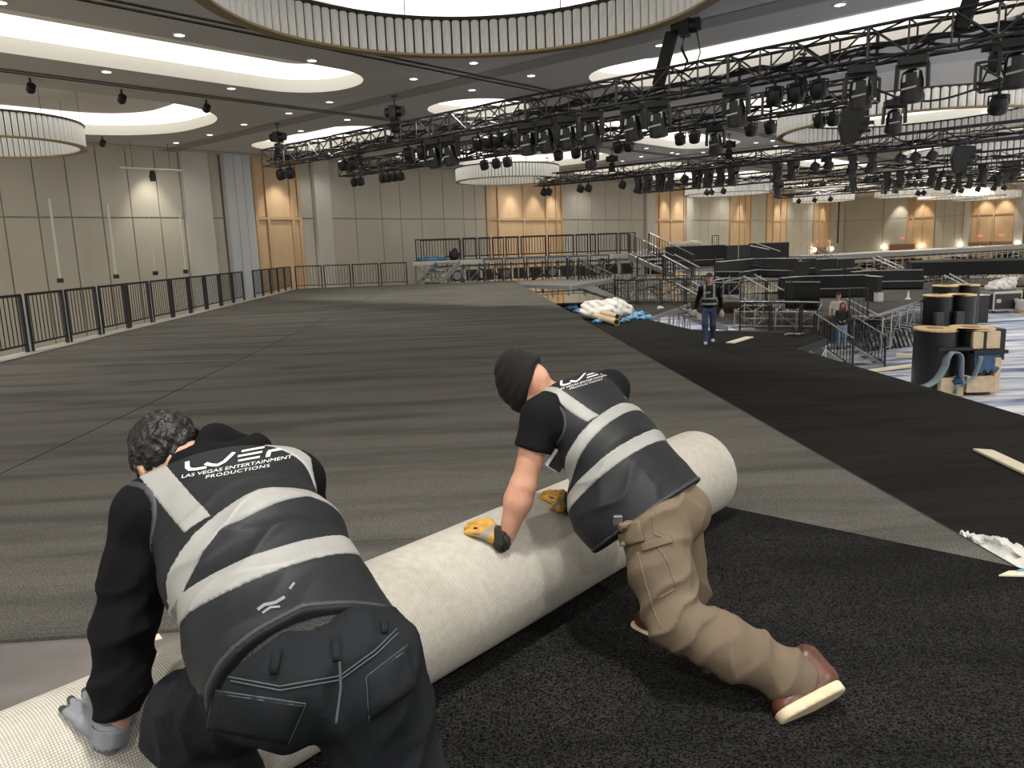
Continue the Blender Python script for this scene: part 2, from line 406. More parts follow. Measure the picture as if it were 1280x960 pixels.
for i,v in enumerate((25.2,26.8)): pass
ends=[('far end wall, left door',26.2-.6,2.6),('far end wall, middle door',17.7,2.3),('far end wall, right door',15.7,2.3)]
for nm,v,w in ends:
    fp=lambda s,d,z,v=v: W(UE-d,v-s,z)
    bx,zt=door_at(fp,1,w); sign_thing(fp,'small red exit sign above the '+nm.split(', ')[1]+' of the far end wall',zt)
for lb,v in(('left of the left far door',27.6),('right of the left far door',23.6),('left of the paired far doors',19.6),('right of the paired far doors',14.2)):
    sconce(W(UE-.4,v,ZF+2.9),'small glowing round wall lamp '+lb)
for i,u in enumerate((88.9,90.9,92.5)):
    fp=lambda s,d,z,u=u: W(u+s,VW-d,z)
    bx,zt=door_at(fp,1,1.1)
    if i!=1: sign_thing(fp,'small red exit sign over the %s narrow door in the long wall'%('nearer' if i==0 else 'farthest'),zt)
sconce(W(88.,VW-.4,ZF+2.9),'small glowing round wall lamp left of the three narrow doors')
sconce(W(93.4,VW-.4,ZF+2.9),'small glowing round wall lamp right of the three narrow doors')
# tall thin white rods hanging in front of the left wall, each with a black end
M_rod=mat('white_rod',(.8,.8,.76),.5)
for i,(x,y0,x2,y2) in enumerate(((60,248,75,348),(132,256,145,343),(186,270,194,339),(224,268,232,337))):
    r=ray(x2,y2); t=(VW-.5)/((r[1]-r[0])*R2); p=CAM+r*t; r0=ray(x,y0); t0=(VW-.5)/((r0[1]-r0[0])*R2); zt=(CAM+r0*t0)[2]
    th=thing('hanging_rod','thin white rod with a black foot on the left fabric wall, %s from the left'%nth(i),'rod',p,0,'thin white rods on the left wall')
    MB().tube((0,0,0),(0,0,zt-p[2]),.045 if i<2 else .02,8).build('rod',M_rod,th); MB().cbox((0,0,-.08),.16,.16,.16).build('foot',M_blk,th)
# ================================================================ CHANDELIERS
M_tube=mat('frosted_glass',(.72,.71,.68),.3,var=.14,vscale=14,emit=(1,.96,.88),estr=.08,stretch=(1,1,.2))
M_cry=mat('crystal_glass',(.84,.83,.79),.3,col2=(.42,.41,.38),vscale=9,stretch=(1,1,.12),lo=.38,hi=.62,emit=(1,.96,.88),estr=.18)
M_gold=mat('brass_ring',(.36,.28,.15),.4,.8)
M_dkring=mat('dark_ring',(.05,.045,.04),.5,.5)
def chandelier(cu,cv,r,z,hh,label,n_tubes,cry=False,detail=True,wires=8):
    p=W(cu,cv,z); t=thing('ring_chandelier',label,'chandelier',p,0,'ring chandeliers under the ceiling coves')
    def ring(rr,z0,z1,w):
        b=MB(); n=72; vs=[]
        for i in range(n):
            a=2*math.pi*i/n; c,s=math.cos(a),math.sin(a)
            vs+=[((rr-w)*c,(rr-w)*s,z0),((rr+w)*c,(rr+w)*s,z0),((rr+w)*c,(rr+w)*s,z1),((rr-w)*c,(rr-w)*s,z1)]
        fs=[(4*i+k,4*((i+1)%n)+k,4*((i+1)%n)+(k+1)%4,4*i+(k+1)%4) for i in range(n) for k in range(4)]
        return b.add(vs,[f[::-1] for f in fs])
    ring(r,-.02,.015,.1).build('bottom_ring',M_gold,t,smooth=2)
    ring(r,hh,hh+.04,.09).build('top_ring',M_dkring,t,smooth=2)
    m=M_cry if cry else M_tube
    if detail:
        w=.86*math.pi*r/n_tubes
        tm=MB(); prof=[(w*.8,.02),(w,.035),(w,hh-.03),(w*.8,hh-.01)]
        tm.lathe((0,0,0),prof,10); proto=None; rest=MB()
        to=math.atan2(-p[1],-p[0])
        order=sorted(range(n_tubes),key=lambda i:-abs(((2*math.pi*i/n_tubes-to+math.pi)%(2*math.pi))-math.pi)) if not cry else list(range(n_tubes))
        for k,i in enumerate(order):
            a=2*math.pi*i/n_tubes; x,y=r*math.cos(a),r*math.sin(a)
            if k<98:
                if proto is None: proto=tm.build('glass_tube',m,t,smooth=2); o=proto
                else: o=proto.copy(); COL.objects.link(o)
                o.parent=t; o.location=(x,y,0)
            else: rest.lathe((x,y,0),prof,10)
        dv=MB()  # dark rods put between the tubes to imitate the shadow in the gaps
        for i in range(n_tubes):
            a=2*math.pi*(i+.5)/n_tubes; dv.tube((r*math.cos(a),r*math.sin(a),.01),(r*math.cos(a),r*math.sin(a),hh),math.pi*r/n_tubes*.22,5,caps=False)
        dv.build('gap_shade_rods',M_dkring,t,kind='stuff')
        if rest.v: rest.build('glass_tube',m,t,smooth=2,kind='stuff')
    else:
        b=MB(); n=n_tubes; vs=[];fs=[]
        for i in range(2*n):
            a=math.pi*i/n; rr=r+(.05 if i%2 else -.03); vs+=[(rr*math.cos(a),rr*math.sin(a),0.02),(rr*math.cos(a),rr*math.sin(a),hh)]
        for i in range(2*n): j=(i+1)%(2*n); fs.append((2*i,2*j,2*j+1,2*i+1))
        o=len(vs); 
        for i in range(2*n):
            a=math.pi*i/n; rr=r-.1+(.05 if i%2 else -.03); vs+=[(rr*math.cos(a),rr*math.sin(a),0.02),(rr*math.cos(a),rr*math.sin(a),hh)]
        for i in range(2*n): j=(i+1)%(2*n); fs.append((o+2*i+1,o+2*j+1,o+2*j,o+2*i))
        b.add(vs,fs).build('crystal_band',m,t)
    for i in range(wires):
        a=2*math.pi*i/wires+.3; MB().tube((r*math.cos(a),r*math.sin(a),hh),(r*math.cos(a),r*math.sin(a),ZC+.4-z),.008,4).build('suspension_cable',M_blk,t)
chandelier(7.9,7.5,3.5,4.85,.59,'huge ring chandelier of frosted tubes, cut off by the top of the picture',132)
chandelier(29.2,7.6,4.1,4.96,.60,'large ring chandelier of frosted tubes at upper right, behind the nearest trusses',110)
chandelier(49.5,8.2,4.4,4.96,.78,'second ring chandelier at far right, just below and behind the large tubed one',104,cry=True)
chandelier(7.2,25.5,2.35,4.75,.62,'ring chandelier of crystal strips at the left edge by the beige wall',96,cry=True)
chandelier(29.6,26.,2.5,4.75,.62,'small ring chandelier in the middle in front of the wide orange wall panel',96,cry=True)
chandelier(51.5,24.8,2.9,4.6,.8,'distant ring chandelier right of centre behind hanging stage lights',60,cry=True,detail=False)
for i,(u,v,r) in enumerate(((73.4,18.5,2.9),(84,17,3.6),(73.4,26,2.6),(93,16.5,3.0))):
    chandelier(u,v,r,4.6,.75,'far ring chandelier low over the distant walls, %s by size'%('second','largest','third','smallest')[i] if i!=1 else 'widest of the far ring chandeliers low over the distant walls',40,cry=True,detail=False,wires=4)
# ================================================================ RECESSED DOWNLIGHTS
dl=MB().lathe((0,0,0),[(.135,0),(.135,-.02),(.10,-.022),(.10,-.004)],16,caps=False)
pos=[]
px=[(224,43),(390,75),(133,89),(289,110),(361,141),(305,155),(262,168),(220,178),(412,127),(434,149),(376,163),(592,78),(517,98),(664,94),(590,112),(484,137),(825,56),(1050,5),(1075,59),(1125,82),(0,2),(1029,106),(1047,89),(815,134),(862,170),(847,192),(808,185),(832,200),(778,201),(879,190),(900,195),(945,178),(970,182)]
for x,y in px: p=gz(x,y,ZC); pos.append((p[0],p[1]))
for k in range(1,4):
    for du in(-1.2,1.6,6.8,9.0):
        for v in (15,20.2,22,30.8,13.6,11,6.5): pos.append(W(14.9+21.9*k+du,v)[:2])
M_trimw=mat('downlight_trim',(.7,.7,.68),.5)
proto=None
vis=[]
for i,(x,y) in enumerate(pos):
    q=A3(x,y,ZC)-CAM; d=q@FW; vis.append((640+F*(q@RT)/d,480-F*(q@UP)/d,x,y))
vis.sort(key=lambda t:(-t[1]+0,t[0]))
vis=[q for q in vis if -5<q[0]<1285 and q[1]>-5]
for i,(a,b_,x,y) in enumerate(vis):
    side='left' if a<430 else ('middle' if a<850 else 'right'); far='near' if b_<100 else ('farther' if b_<170 else 'distant')
    if proto is None:
        t=thing('recessed_downlight','x','ceiling light',(x,y,ZC),0,'small round downlights in the grey ceiling')
        dl.build('trim_ring',M_trimw,t,smooth=2); MB().lathe((0,0,0),[(.0,-.012),(.105,-.014)],16).build('lens',M_dn,t); proto=t
    else: t=dup(proto,(x,y,ZC))
    t['label']='small round downlight in the %s %s ceiling, %d percent across, %d down'%(far,side,round(a/12.8),round(b_/9.6))
# ================================================================ TRUSSES
M_truss=mat('truss_metal',(.055,.055,.055),.35,.7)
M_trussl=mat('truss_lacing',(.10,.10,.10),.4,.7)
ZT0,ZT1=4.4,4.92
def truss(u,v0,v1,label,z0=ZT0,hh=.52,w=.5,chord=.03,lac=.018,step=.62,n=6,pt=None):
    L=v1-v0; t=thing('lighting_truss',label,'truss',W(u,v0,z0),0,'black lighting trusses'); t.rotation_euler=(0,0,math.radians(45))
    # local +Y runs along V
    ct=MB().tube((0,0,0),(0,L,0),chord,n); first=None
    for x,z in((-w/2,0),(w/2,0),(-w/2,hh),(w/2,hh)):
        if first is None: o=first=ct.build('chord',M_truss,t,smooth=2)
        else: o=first.copy(); COL.objects.link(o); o.parent=t
        o.location=(x,0,z)
    b=MB(); k=int(L/step)
    for i in range(k+1):
        y=L*i/k
        for x in(-w/2,w/2):
            b.tube((x,y,0),(x,y,hh),lac*(1.8 if i%4==0 else 1),5,caps=False)
            if i<k:
                y2=L*(i+1)/k
                b.tube((x,y,0 if i%2 else hh),(x,y2,hh if i%2 else 0),lac,5,caps=False)
        for z in(0,hh): 
            b.tube((-w/2,y,z),(w/2,y,z),lac,5,caps=False)
            if i<k: b.tube((-w/2 if i%2 else w/2,y,z),(w/2 if i%2 else -w/2,L*(i+1)/k,z),lac,5,caps=False)
    b.build('lacing',M_trussl,t,smooth=True)
    # loose cable bundles lying in the truss
    rn=random.Random(int(u*10)); b=MB()
    for c in range(5):
        pts=[]; x=rn.uniform(-.15,.15); z=rn.uniform(.06,.3)
        m=int(L/.35)
        for i in range(m+1): pts.append((x+rn.uniform(-.07,.07),L*i/m,z+rn.uniform(-.05,.09)))
        b.path(pts,rn.uniform(.018,.035),5)
    cb=b.build('cable_bundle',M_blk,None,smooth=True); cb.location=t.location; cb.rotation_euler=t.rotation_euler
    tag(cb,'tangled black cables lying inside '+label.split('truss')[0]+'truss','cable','black cable runs in the trusses')
    return t
truss(14.6,-.6,v_at(336,14.6,200),'long nearest black box truss crossing from upper right to left')
truss(18.8,5.6,v_at(430,18.8,215),'second black box truss, behind and below the nearest one',lac=.02)
truss(30.2,3.6,v_at(672,30.2,230),'third black box truss, passing behind the large ring chandelier',step=.8)
truss(40.5,4.8,25.2,'fourth black box truss in the distance above the black sofas',step=1.,n=5)
truss(47.5,5.8,20.,'fifth and smallest distant black box truss at right',step=1.,n=5)
truss(58.,7.,24.,'sixth faint black box truss farthest away at right',step=1.2,n=5)
# short rig at the far right edge
def vv(px,u): return v_at(px,u)
t0=truss(19.4,-1.5,3.75,'short black truss end poking in at the right edge, joined by a slack cable')
b=MB(); pa=Vector(W(18.8,5.95,4.9)); pb=Vector(W(19.4,3.75,4.45)); 
b.path([pa.lerp(pb,i/10)-Vector((0,0,.5*math.sin(math.pi*i/10)*.7)) for i in range(11)],.025,6)
tag(b.build('slack_cable',M_blk,smooth=True),'slack black cable hanging between two truss ends at right','cable')
# ---- fixtures (local: hang from z=0 down, front faces -Y local)
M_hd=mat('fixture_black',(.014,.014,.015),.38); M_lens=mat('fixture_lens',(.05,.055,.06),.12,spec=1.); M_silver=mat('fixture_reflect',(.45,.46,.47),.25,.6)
def mover_proto():
    t=thing('moving_head_light','x','stage light',(0,0,0),0,'moving head lights hung from the trusses')
    MB().cbox((0,0,-.085),.42,.30,.15).cbox((0,0,.02),.12,.34,.07).build('base_box',M_hd,t,bevel=.02)
    b=MB()
    for s in(-1,1):
        b.add([(s*.235,-.11,-.12),(s*.235,.11,-.12),(s*.25,.07,-.50),(s*.25,-.07,-.50),(s*.185,-.11,-.12),(s*.185,.11,-.12),(s*.2,.07,-.50),(s*.2,-.07,-.50)],
            [(0,1,2,3),(7,6,5,4),(0,4,5,1),(1,5,6,2),(2,6,7,3),(3,7,4,0)] if s>0 else [(3,2,1,0),(4,5,6,7),(1,5,4,0),(2,6,5,1),(3,7,6,2),(0,4,7,3)])
    b.cbox((0,0,-.165),.48,.16,.03); b.build('yoke',M_hd,t,bevel=.01)
    h=MB().lathe((0,0,-.44),[(.06,.24),(.135,.2),(.165,.06),(.165,-.1),(.185,-.16),(.185,-.24),(.15,-.255)],14,axis=(.0,-.28,1)).build('head',M_hd,t,smooth=2)
    MB().lathe((0,.075,-.69),[(0,0),(.14,-.0),(.145,.02)],14,axis=(0,-.28,1)).build('lens',M_lens,h)
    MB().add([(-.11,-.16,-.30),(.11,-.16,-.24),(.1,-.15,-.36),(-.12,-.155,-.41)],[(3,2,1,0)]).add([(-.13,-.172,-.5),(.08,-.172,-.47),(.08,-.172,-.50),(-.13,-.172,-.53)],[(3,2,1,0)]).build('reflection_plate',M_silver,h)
    return t
def par_proto():
    t=thing('round_stage_light','x','stage light',(0,0,0),0,'small round stage lights hung from the trusses')
    b=MB(); b.tube((0,0,.02),(0,0,-.1),.03,6); b.path([(-.15,0,-.24),(-.15,0,-.1),(0,0,-.08),(.15,0,-.1),(.15,0,-.24)],.018,5,up=(0,1,0)); b.build('bracket',M_hd,t)
    h=MB().lathe((0,0,-.25),[(.05,.15),(.12,.13),(.15,.03),(.155,-.08),(.135,-.13)],12,axis=(0,-.5,1)).build('housing',M_hd,t,smooth=2)
    MB().lathe((0,.065,-.375),[(0,0),(.12,0),(.13,.015)],12,axis=(0,-.5,1)).build('lens',M_lens,h)
    return t
def hoist_proto():
    t=thing('chain_hoist','x','hoist',(0,0,0),0,'chain hoists holding up the trusses')
    MB().tube((-.26,0,.25),(.26,0,.25),.13,12).cbox((0,0,.25),.2,.3,.32).build('motor_body',M_hd,t,smooth=2)
    MB().cbox((0,0,-.12),.24,.2,.36).build('chain_bag',M_blkm,t,bevel=.04)
    b=MB(); b.tube((0,0,.4),(0,0,ZC-ZT1-.3),.018,5); b.tube((0,0,ZC-ZT1-.31),(0,0,ZC-ZT1-.34),.09,10); b.build('chain',M_blk,t)
    b=MB(); b.tube((0,0,.1),(-.22,0,-.5),.02,5).tube((0,0,.1),(.22,0,-.5),.02,5); b.build('steel_sling',M_blk,t)
    return t
ROTF=math.radians(45)  # truss frame; fixtures turned to face along +-
P_m=mover_proto(); P_p=par_proto(); P_h=hoist_proto(); used={id(P_m):0,id(P_p):0,id(P_h):0}
def put(proto,u,px,z,label,rz=0.,scale=1.,off=0.,v=None):
    v=v_at(px,u) if v is None else v
    loc=W(u+off,v,z); k=id(proto)
    if used[k]==0: o=proto; o.location=loc; used[k]=1
    else: o=dup(proto,loc)
    o.rotation_euler=(0,0,rz); o.scale=(scale,)*3; o['label']=label; return o
TR={'nearest':14.6,'second':18.8,'third':30.2,'fourth':40.5,'fifth':47.5,'sixth':58.}
face=math.radians(-25)
def row(proto,word,tn,xs,z=ZT0-.03,sc=1.,off=0.,jit=0):
    face=math.radians(-25) if TR[tn]<25 else math.radians(50)
    for i,x in enumerate(xs):
        put(proto,TR[tn],x,z,'black %s under the %s truss, %s from the left'%(word,tn,nth(i)),face+random.uniform(-jit,jit),sc,off)
row(P_m,'moving head light','nearest',[547,567,664,688,714,744,795,826,922,1074,1137,1264],jit=.25,sc=1.06,off=-.1)
row(P_p,'small round light','nearest',[346,358,425,437,508,525,595,609,621,635,964,990,1018],jit=.3,sc=1.05,off=.1)
row(P_m,'moving head light','second',[738,894,1115],jit=.2,sc=1.)
row(P_p,'small round light','second',[441,449,477,484,492,500,605,620,634,698,720,773,786,850,868,938,962,1023,1040],jit=.3,sc=.95)
row(P_m,'moving head light','third',[798,810,826,838,872,886,901,917,972,992,1066,1090],jit=.3,sc=1.05)
row(P_p,'small round light','third',[679,685,725,735,778,856,1019,1036,1125,1144,1165],jit=.3,sc=1.15)
row(P_m,'moving head light','fourth',[974,1067,1110,1126,1166,1230],jit=.3,sc=1.15)
row(P_p,'small round light','fourth',[884,890,905,1015,1030,1085,1096,1138,1150,1180,1205],jit=.3,sc=1.0)
row(P_m,'moving head light','fifth',[1108,1122,1175,1188,1200,1214,1232,1250],jit=.3,sc=.95)
row(P_p,'small round light','fifth',[1060,1070,1137,1145,1154,1162,1243,1268],jit=.3,sc=1.0)
row(P_p,'small round light','sixth',[1000,1020,1040,1150,1157,1195,1204,1225,1245,1258],jit=.3,sc=1.1)
for tn,xs in(('nearest',[350,497]),('second',[449,1000]),('third',[684,765,911]),('fourth',[1033])):
    for i,x in enumerate(xs): put(P_h,TR[tn],x,ZT1+.1,'black chain hoist above the %s truss, %s from the left'%(tn,nth(i)),face)
put(P_p,19.4,1243,ZT0-.03,'black round light under the short truss at the right edge',face,1.25)
o=put(P_m,19.4,1258,ZT1+.75,'black light standing on the short truss at the right edge',face,1.1)
o=put(P_h,19.4,1235,ZT1+.1,'black chain hoist above the short truss at the right edge',face)
# big hoists with slanted black covers on the nearest truss
for i,(x,lb) in enumerate(((833,'middle'),(1205,'right'))):
    v=v_at(x,14.6); t=thing('truss_motor','large black motor with slanted black sleeve on the nearest truss, %s one'%lb,'hoist',W(14.6,v,ZT1-.4),face,'large motors with slanted sleeves')
    rt=Matrix.Rotation(math.radians(16),3,'Y')
    MB().cbox((-.03,0,.62),.24,.2,1.05,rt).build('fabric_sleeve',M_blkm,t,bevel=.04)
    MB().tube((.1,0,1.2),(.62,0,1.2),.14,12).cbox((.36,0,1.2),.2,.32,.34).cbox((.62,0,1.22),.12,.24,.2).build('motor_body',M_hd,t,smooth=2)
    b=MB(); b.tube((.36,0,1.3),(.36,0,1.34),.014,5); b.path([(.36,0,1.05),(.30,.05,.8),(.42,.0,.55),(.33,0,.3)],.03,6); b.path([(.6,0,1.1),(.66,.1,.7),(.58,0,.4),(.45,0,.25)],.014,5); b.build('chain',M_blk,t)
# small black speakers / lights on the ceiling at left
for i,(x,y) in enumerate(((38,104),(152,118),(258,130),(128,175),(1048,-0+120))):
    if i==4: continue
    p=gz(x,y,ZC-.12); t=thing('ceiling_spotlight','small black spotlight fixed to the ceiling track at left, %s from the left'%nth((0,2,3,1)[i]),'spotlight',p,face,'small black ceiling spotlights at left')
    MB().tube((0,0,.12),(0,0,-.02),.03,6).build('stem',M_hd,t); MB().lathe((0,0,-.1),[(.05,.1),(.1,.08),(.11,-.08),(.09,-.12)],12,axis=(.7,-.3,.6)).build('housing',M_hd,t,smooth=2)
p=gz(222,203,4.6); t=thing('hanging_bar','short white pipe with a small black lamp hung by the left wall pilaster','lighting bar',W(13.8,VW-2.2,4.9),0)
MB().tube(tuple(-x*1.2 for x in (R2,R2,0)),tuple(x*1.2 for x in (R2,R2,0)),.035,8).build('pipe',M_rod,t)
MB().lathe((0,0,-.3),[(.05,.25),(.1,.2),(.13,0),(.1,-.15)],10).build('lamp_head',M_hd,t,smooth=2)
for s_ in(.5,-.5): MB().tube((s_,s_,0),(s_,s_,ZC-4.9),.01,4).build('wire',M_blk,t)
# tilted blinder clusters
def blinder(px,py,u,label,s=1.):
    r=ray(px,py); tt=u/((r[0]+r[1])*R2); p=CAM+r*tt
    t=thing('blinder_light',label,'stage light',p,math.radians(-40),'tilted fan shaped blinder lights'); t.rotation_euler=(math.radians(10),math.radians(14),math.radians(-15)); t.scale=(s,)*3
    b=MB(); poly=[(-.45,-.1,.42),(.32,-.1,.52),(.45,-.1,.1),(.22,-.1,-.5),(-.1,-.1,-.62),(-.4,-.1,-.1)]
    vs=poly+[(x,.25,z) for x,y,z in poly]; n=6; b.add(vs,[tuple(range(n)),tuple(range(2*n-1,n-1,-1))]+[(i,n+i,n+(i+1)%n,(i+1)%n) for i in range(n)]); b.build('housing',M_hd,t,bevel=.03)
    for k in range(4): MB().cbox((.42-.03*k,.05,.36-.24*k),.34,.3,.09,Matrix.Rotation(math.radians(-20),3,'Y')).build('fin',M_hd,t)
    b=MB(); b.tube((-.05,.05,.45),(.1,.05,.95),.02,5); b.path([(.3,0,.2),(.62,0,.1),(.5,0,-.25),(.25,0,-.1)],.014,5); b.build('bracket',M_blk,t)
blinder(1066,156,25,'black fan shaped blinder light tilted in front of the large tubed chandelier',1.)
blinder(1203,197,38,'black fan shaped blinder light in front of the second far right chandelier',1.05)
blinder(1262,214,50,'small black fan shaped blinder light at the far right edge',1.1)
# ================================================================ STAGE DECKS
M_alu=mat('aluminium',(.50,.50,.48),.35,.6); M_alud=mat('aluminium_dull',(.30,.30,.29),.45,.5)
M_deck=mat('bare_deck',(.15,.137,.13),.55,var=.18,vscale=3,bump=.05,bscale=30)
def carpet_mat(name,c1,c2,streak,speck=.5,bump=.6,rot=0.,dirt=0.):
    m=bpy.data.materials.new(name); m.use_nodes=True; nt=m.node_tree; N=nt.nodes; L=nt.links; b=N['Principled BSDF']
    b.inputs['Roughness'].default_value=1.; b.inputs['Specular IOR Level'].default_value=.12; b.inputs['Sheen Weight'].default_value=.0
    tc=N.new('ShaderNodeTexCoord'); mp=N.new('ShaderNodeMapping'); mp.inputs['Scale'].default_value=streak; mp.inputs['Rotation'].default_value=(0,0,rot); L.new(tc.outputs['Object'],mp.inputs[0])
    n1=N.new('ShaderNodeTexNoise'); n1.inputs['Scale'].default_value=1.; n1.inputs['Detail'].default_value=5; n1.inputs['Roughness'].default_value=.6; n1.inputs['Distortion'].default_value=.5; L.new(mp.outputs[0],n1.inputs['Vector'])
    r1=N.new('ShaderNodeValToRGB'); e=r1.color_ramp.elements; e[0].position=.36; e[1].position=.56; e[0].color=(*c1,1); e[1].color=(*c2,1); L.new(n1.outputs['Fac'],r1.inputs[0])
    n2=N.new('ShaderNodeTexNoise'); n2.inputs['Scale'].default_value=140; n2.inputs['Detail'].default_value=2; L.new(tc.outputs['Object'],n2.inputs['Vector'])
    r2=N.new('ShaderNodeValToRGB'); e=r2.color_ramp.elements; e[0].position=.38; e[1].position=.66; e[0].color=(1-speck,)*3+(1,); e[1].color=(1+speck*1.3,)*3+(1,); L.new(n2.outputs['Fac'],r2.inputs[0])
    mx=N.new('ShaderNodeMix'); mx.data_type='RGBA'; mx.blend_type='MULTIPLY'; mx.inputs[0].default_value=1; L.new(r1.outputs[0],mx.inputs[6]); L.new(r2.outputs[0],mx.inputs[7]); L.new(mx.outputs[2],b.inputs['Base Color'])
    ad=N.new('ShaderNodeMath'); ad.operation='MULTIPLY_ADD'; ad.inputs[1].default_value=.5; L.new(n1.outputs['Fac'],ad.inputs[0]); L.new(n2.outputs['Fac'],ad.inputs[2])
    bp=N.new('ShaderNodeBump'); bp.inputs['Strength'].default_value=bump; bp.inputs['Distance'].default_value=.012; L.new(ad.outputs[0],bp.inputs['Height']); L.new(bp.outputs[0],b.inputs['Normal'])
    return m
M_cgray=carpet_mat('brushed_carpet',(.078,.075,.066),(.128,.121,.107),(.35,2.6,1),.35)
M_cdark=carpet_mat('black_carpet',(.0085,.0083,.008),(.0155,.015,.0142),(.8,2.0,1),.95)
M_clow=carpet_mat('black_carpet_lower',(.0115,.011,.010),(.0195,.0185,.0165),(.5,2.4,1),.4)
M_cfar=carpet_mat('grey_tier_carpet',(.05,.048,.044),(.075,.07,.064),(.6,2.,1),.3)
XL,XR=-7.62,2.41
def deck(name,label,poly,z,th=.16,m=None,edge=M_alu,legs=True,legz=ZF,step=2.4,brace=True,carpet=None):
    t=thing(name,label,'stage platform',(0,0,0),0,None); b=MB(); b.prism(poly,z-th,z); 
    o=b.build('deck_panel',m or M_deck,t); b=MB(); n=len(poly)
    for i in range(n):
        p,q=Vector((*poly[i],0)),Vector((*poly[(i+1)%n],0)); d=(q-p)
        if d.length<.05: continue
        d.normalize(); nn=Vector((d.y,-d.x,0)); c=(p+q)/2+nn*.02; c.z=z-th/2-.003
        b.cbox(c,(q-p).length+.04,.04,th-.0,Matrix((d,Vector((-d.y,d.x,0)),Vector((0,0,1)))).transposed())
    b.build('edge_rail',edge,t)
    if legs:
        fl=MB(); k=0
        for i in range(n):
            p,q=Vector((*poly[i],0)),Vector((*poly[(i+1)%n],0)); L=(q-p).length; c=max(1,int(L/step))
            for j in range(c):
                a=p.lerp(q,j/c); bb=p.lerp(q,(j+1)/c)
                o=MB().tube((a.x,a.y,legz),(a.x,a.y,z-th),.03,6).build('leg',M_alu,t)
                if brace:
                    fl.tube((a.x,a.y,legz+.15),(bb.x,bb.y,z-th-.1),.018,5); fl.tube((a.x,a.y,legz+.35),(bb.x,bb.y,legz+.35),.018,5)
        if brace: fl.build('brace',M_alud,t)
    return t
deck('main_stage_platform','large high stage platform under the brushed grey carpet, silver edged',[(XL,-5),(XR,-5),(XR,33.2),(XR,35.1),(XL,35.1)],0.,.18,M_deck,M_blkm)
low=[(XR+.03,-5),(7.86,-5),(7.86,17.6),(9.3,19.1),(9.45,20.3),(7.9,21.3),(6.8,22.4),(6.3,26.3),(5.6,27.2),(XR+.03,27.3)]
deck('lower_stage_platform','lower stage platform carpeted black, right of the high grey one',low,-1.112,.16,M_blkm,M_blkm,step=2.4)
gf=[(XR+.03,27.36),(5.6,27.3),(6.45,26.4),(8.7,30.4),(9.8,32.6),(9.6,34.5),(XR+.03,35.2)]
deck('grey_stage_platform','small grey floored platform beyond the black carpet, with silver legs',gf,-1.1,.14,M_cfar,M_alu,step=1.2)
deck('silver_landing','silver edged landing at the far right corner of the high platform',[(XR+.03,31.6),(4.1,28.9),(6.5,33.),(6.9,35.),(XR+.03,35.2)],-.01,.14,M_alud,M_alu,legs=False)
tag(MB().box(XL-.02,-7.26,-4.9,35.05,.0005,.012).build('pale_ledge',mat('pale_ledge',(.42,.40,.36),.6)),'pale ledge strip along the foot of the left guard rails','ledge')
# carpets (sheets laid on the decks)
def sheet(name,label,poly,z,m,th=.014,group=None,wob=0.):
    if wob:
        out=[]; n=len(poly)
        for i in range(n):
            p,q=Vector(poly[i]),Vector(poly[(i+1)%n]); L=(q-p).length; c=max(1,int(L/.35)); d=(q-p)/max(L,1e-6); nn=Vector((d.y,-d.x))
            for j in range(c): a=p.lerp(q,j/c)+nn*(wob*(math.sin(j*1.7+i)+.6*math.sin(j*.63+2*i)) if j else 0); out.append((a.x,a.y))
        poly=out
    b=MB(); b.prism(poly,z,z+th); return tag(b.build(name,m),label,'carpet',group)
sheet('carpet_strip','brushed dark grey carpet strip along the left railing, up to the long seam',[(-7.2,-4.8),(-3.62,-4.8),(-3.40,5.6),(-3.34,8),(-2.93,34.9),(-7.25,34.9)],.001,M_cgray)
sheet('carpet_strip','wide brushed grey carpet between the long seam and the platform drop',[(-3.385,3.0),(-1.2,3.0),(XR-.005,3.0),(XR-.005,33.2),(XR-.005,34.9),(-2.905,34.9),(-3.32,8),(-3.38,5.6)],.001,M_cgray,th=.0145)
sheet('carpet_strip','fresh speckled black carpet being unrolled in the foreground right',[(XR-.002,3.02),(1.36,4.07),(-1.15,1.56),(-3.9,-1.2),(-3.,-4.8),(XR-.002,-4.8)],.017,M_cdark,th=.016)
sheet('carpet_strip','black carpet lying on the lower platform where the distant man walks',[(p[0]+(.02 if p[0]<3 else -.03),p[1]) for p in low],-1.111,M_clow)
# paler worn patch strip at far end of grey carpet
# ---- railings
rail_cache={}
def railing(p,q,z,label,h=1.0,gap=.14,light=False,nb=None,post2=True,grp='black metal guard rails with upright bars',wide=.05):
    p=Vector((p[0],p[1],0)); q=Vector((q[0],q[1],0)); L=(q-p).length; key=(round(L,2),h,light,gap,wide)
    t=thing('guard_rail',label,'railing',(p.x,p.y,z),math.atan2(q.y-p.y,q.x-p.x),grp)
    m=M_alud if light else M_blk
    if key not in rail_cache:
        k=nb or max(3,int(L/.125)); b=MB()
        for i in range(1,k): b.tube((L*i/k,0,gap),(L*i/k,0,h-.02),.0115,4,caps=False)
        bars=b.build('upright_bars',m,t)
        b=MB(); b.cbox((L/2,0,h-.015),L,.04,.04); b.cbox((L/2,0,gap),L,.03,.03); fr=b.build('rail_frame',m,t) if False else None
        tr=MB().cbox((L/2,0,h-.015),L,.045,.045).build('top_rail',m,t); br=MB().cbox((L/2,0,gap),L,.03,.03).build('bottom_rail',m,t)
        ps=MB().cbox((0,0,h/2-.01),wide,wide,h-.02).build('post',m,t); ps.location=(wide/2,0,0)
        p2=ps.copy(); COL.objects.link(p2); p2.parent=t; p2.location=(L-wide/2,0,0)
        rail_cache[key]=[bars,tr,br,ps,p2]
    else:
        for o in rail_cache[key]: c=o.copy(); COL.objects.link(c); c.parent=t
    return t
M_post=mat('silver_post',(.55,.56,.57),.35,.4)
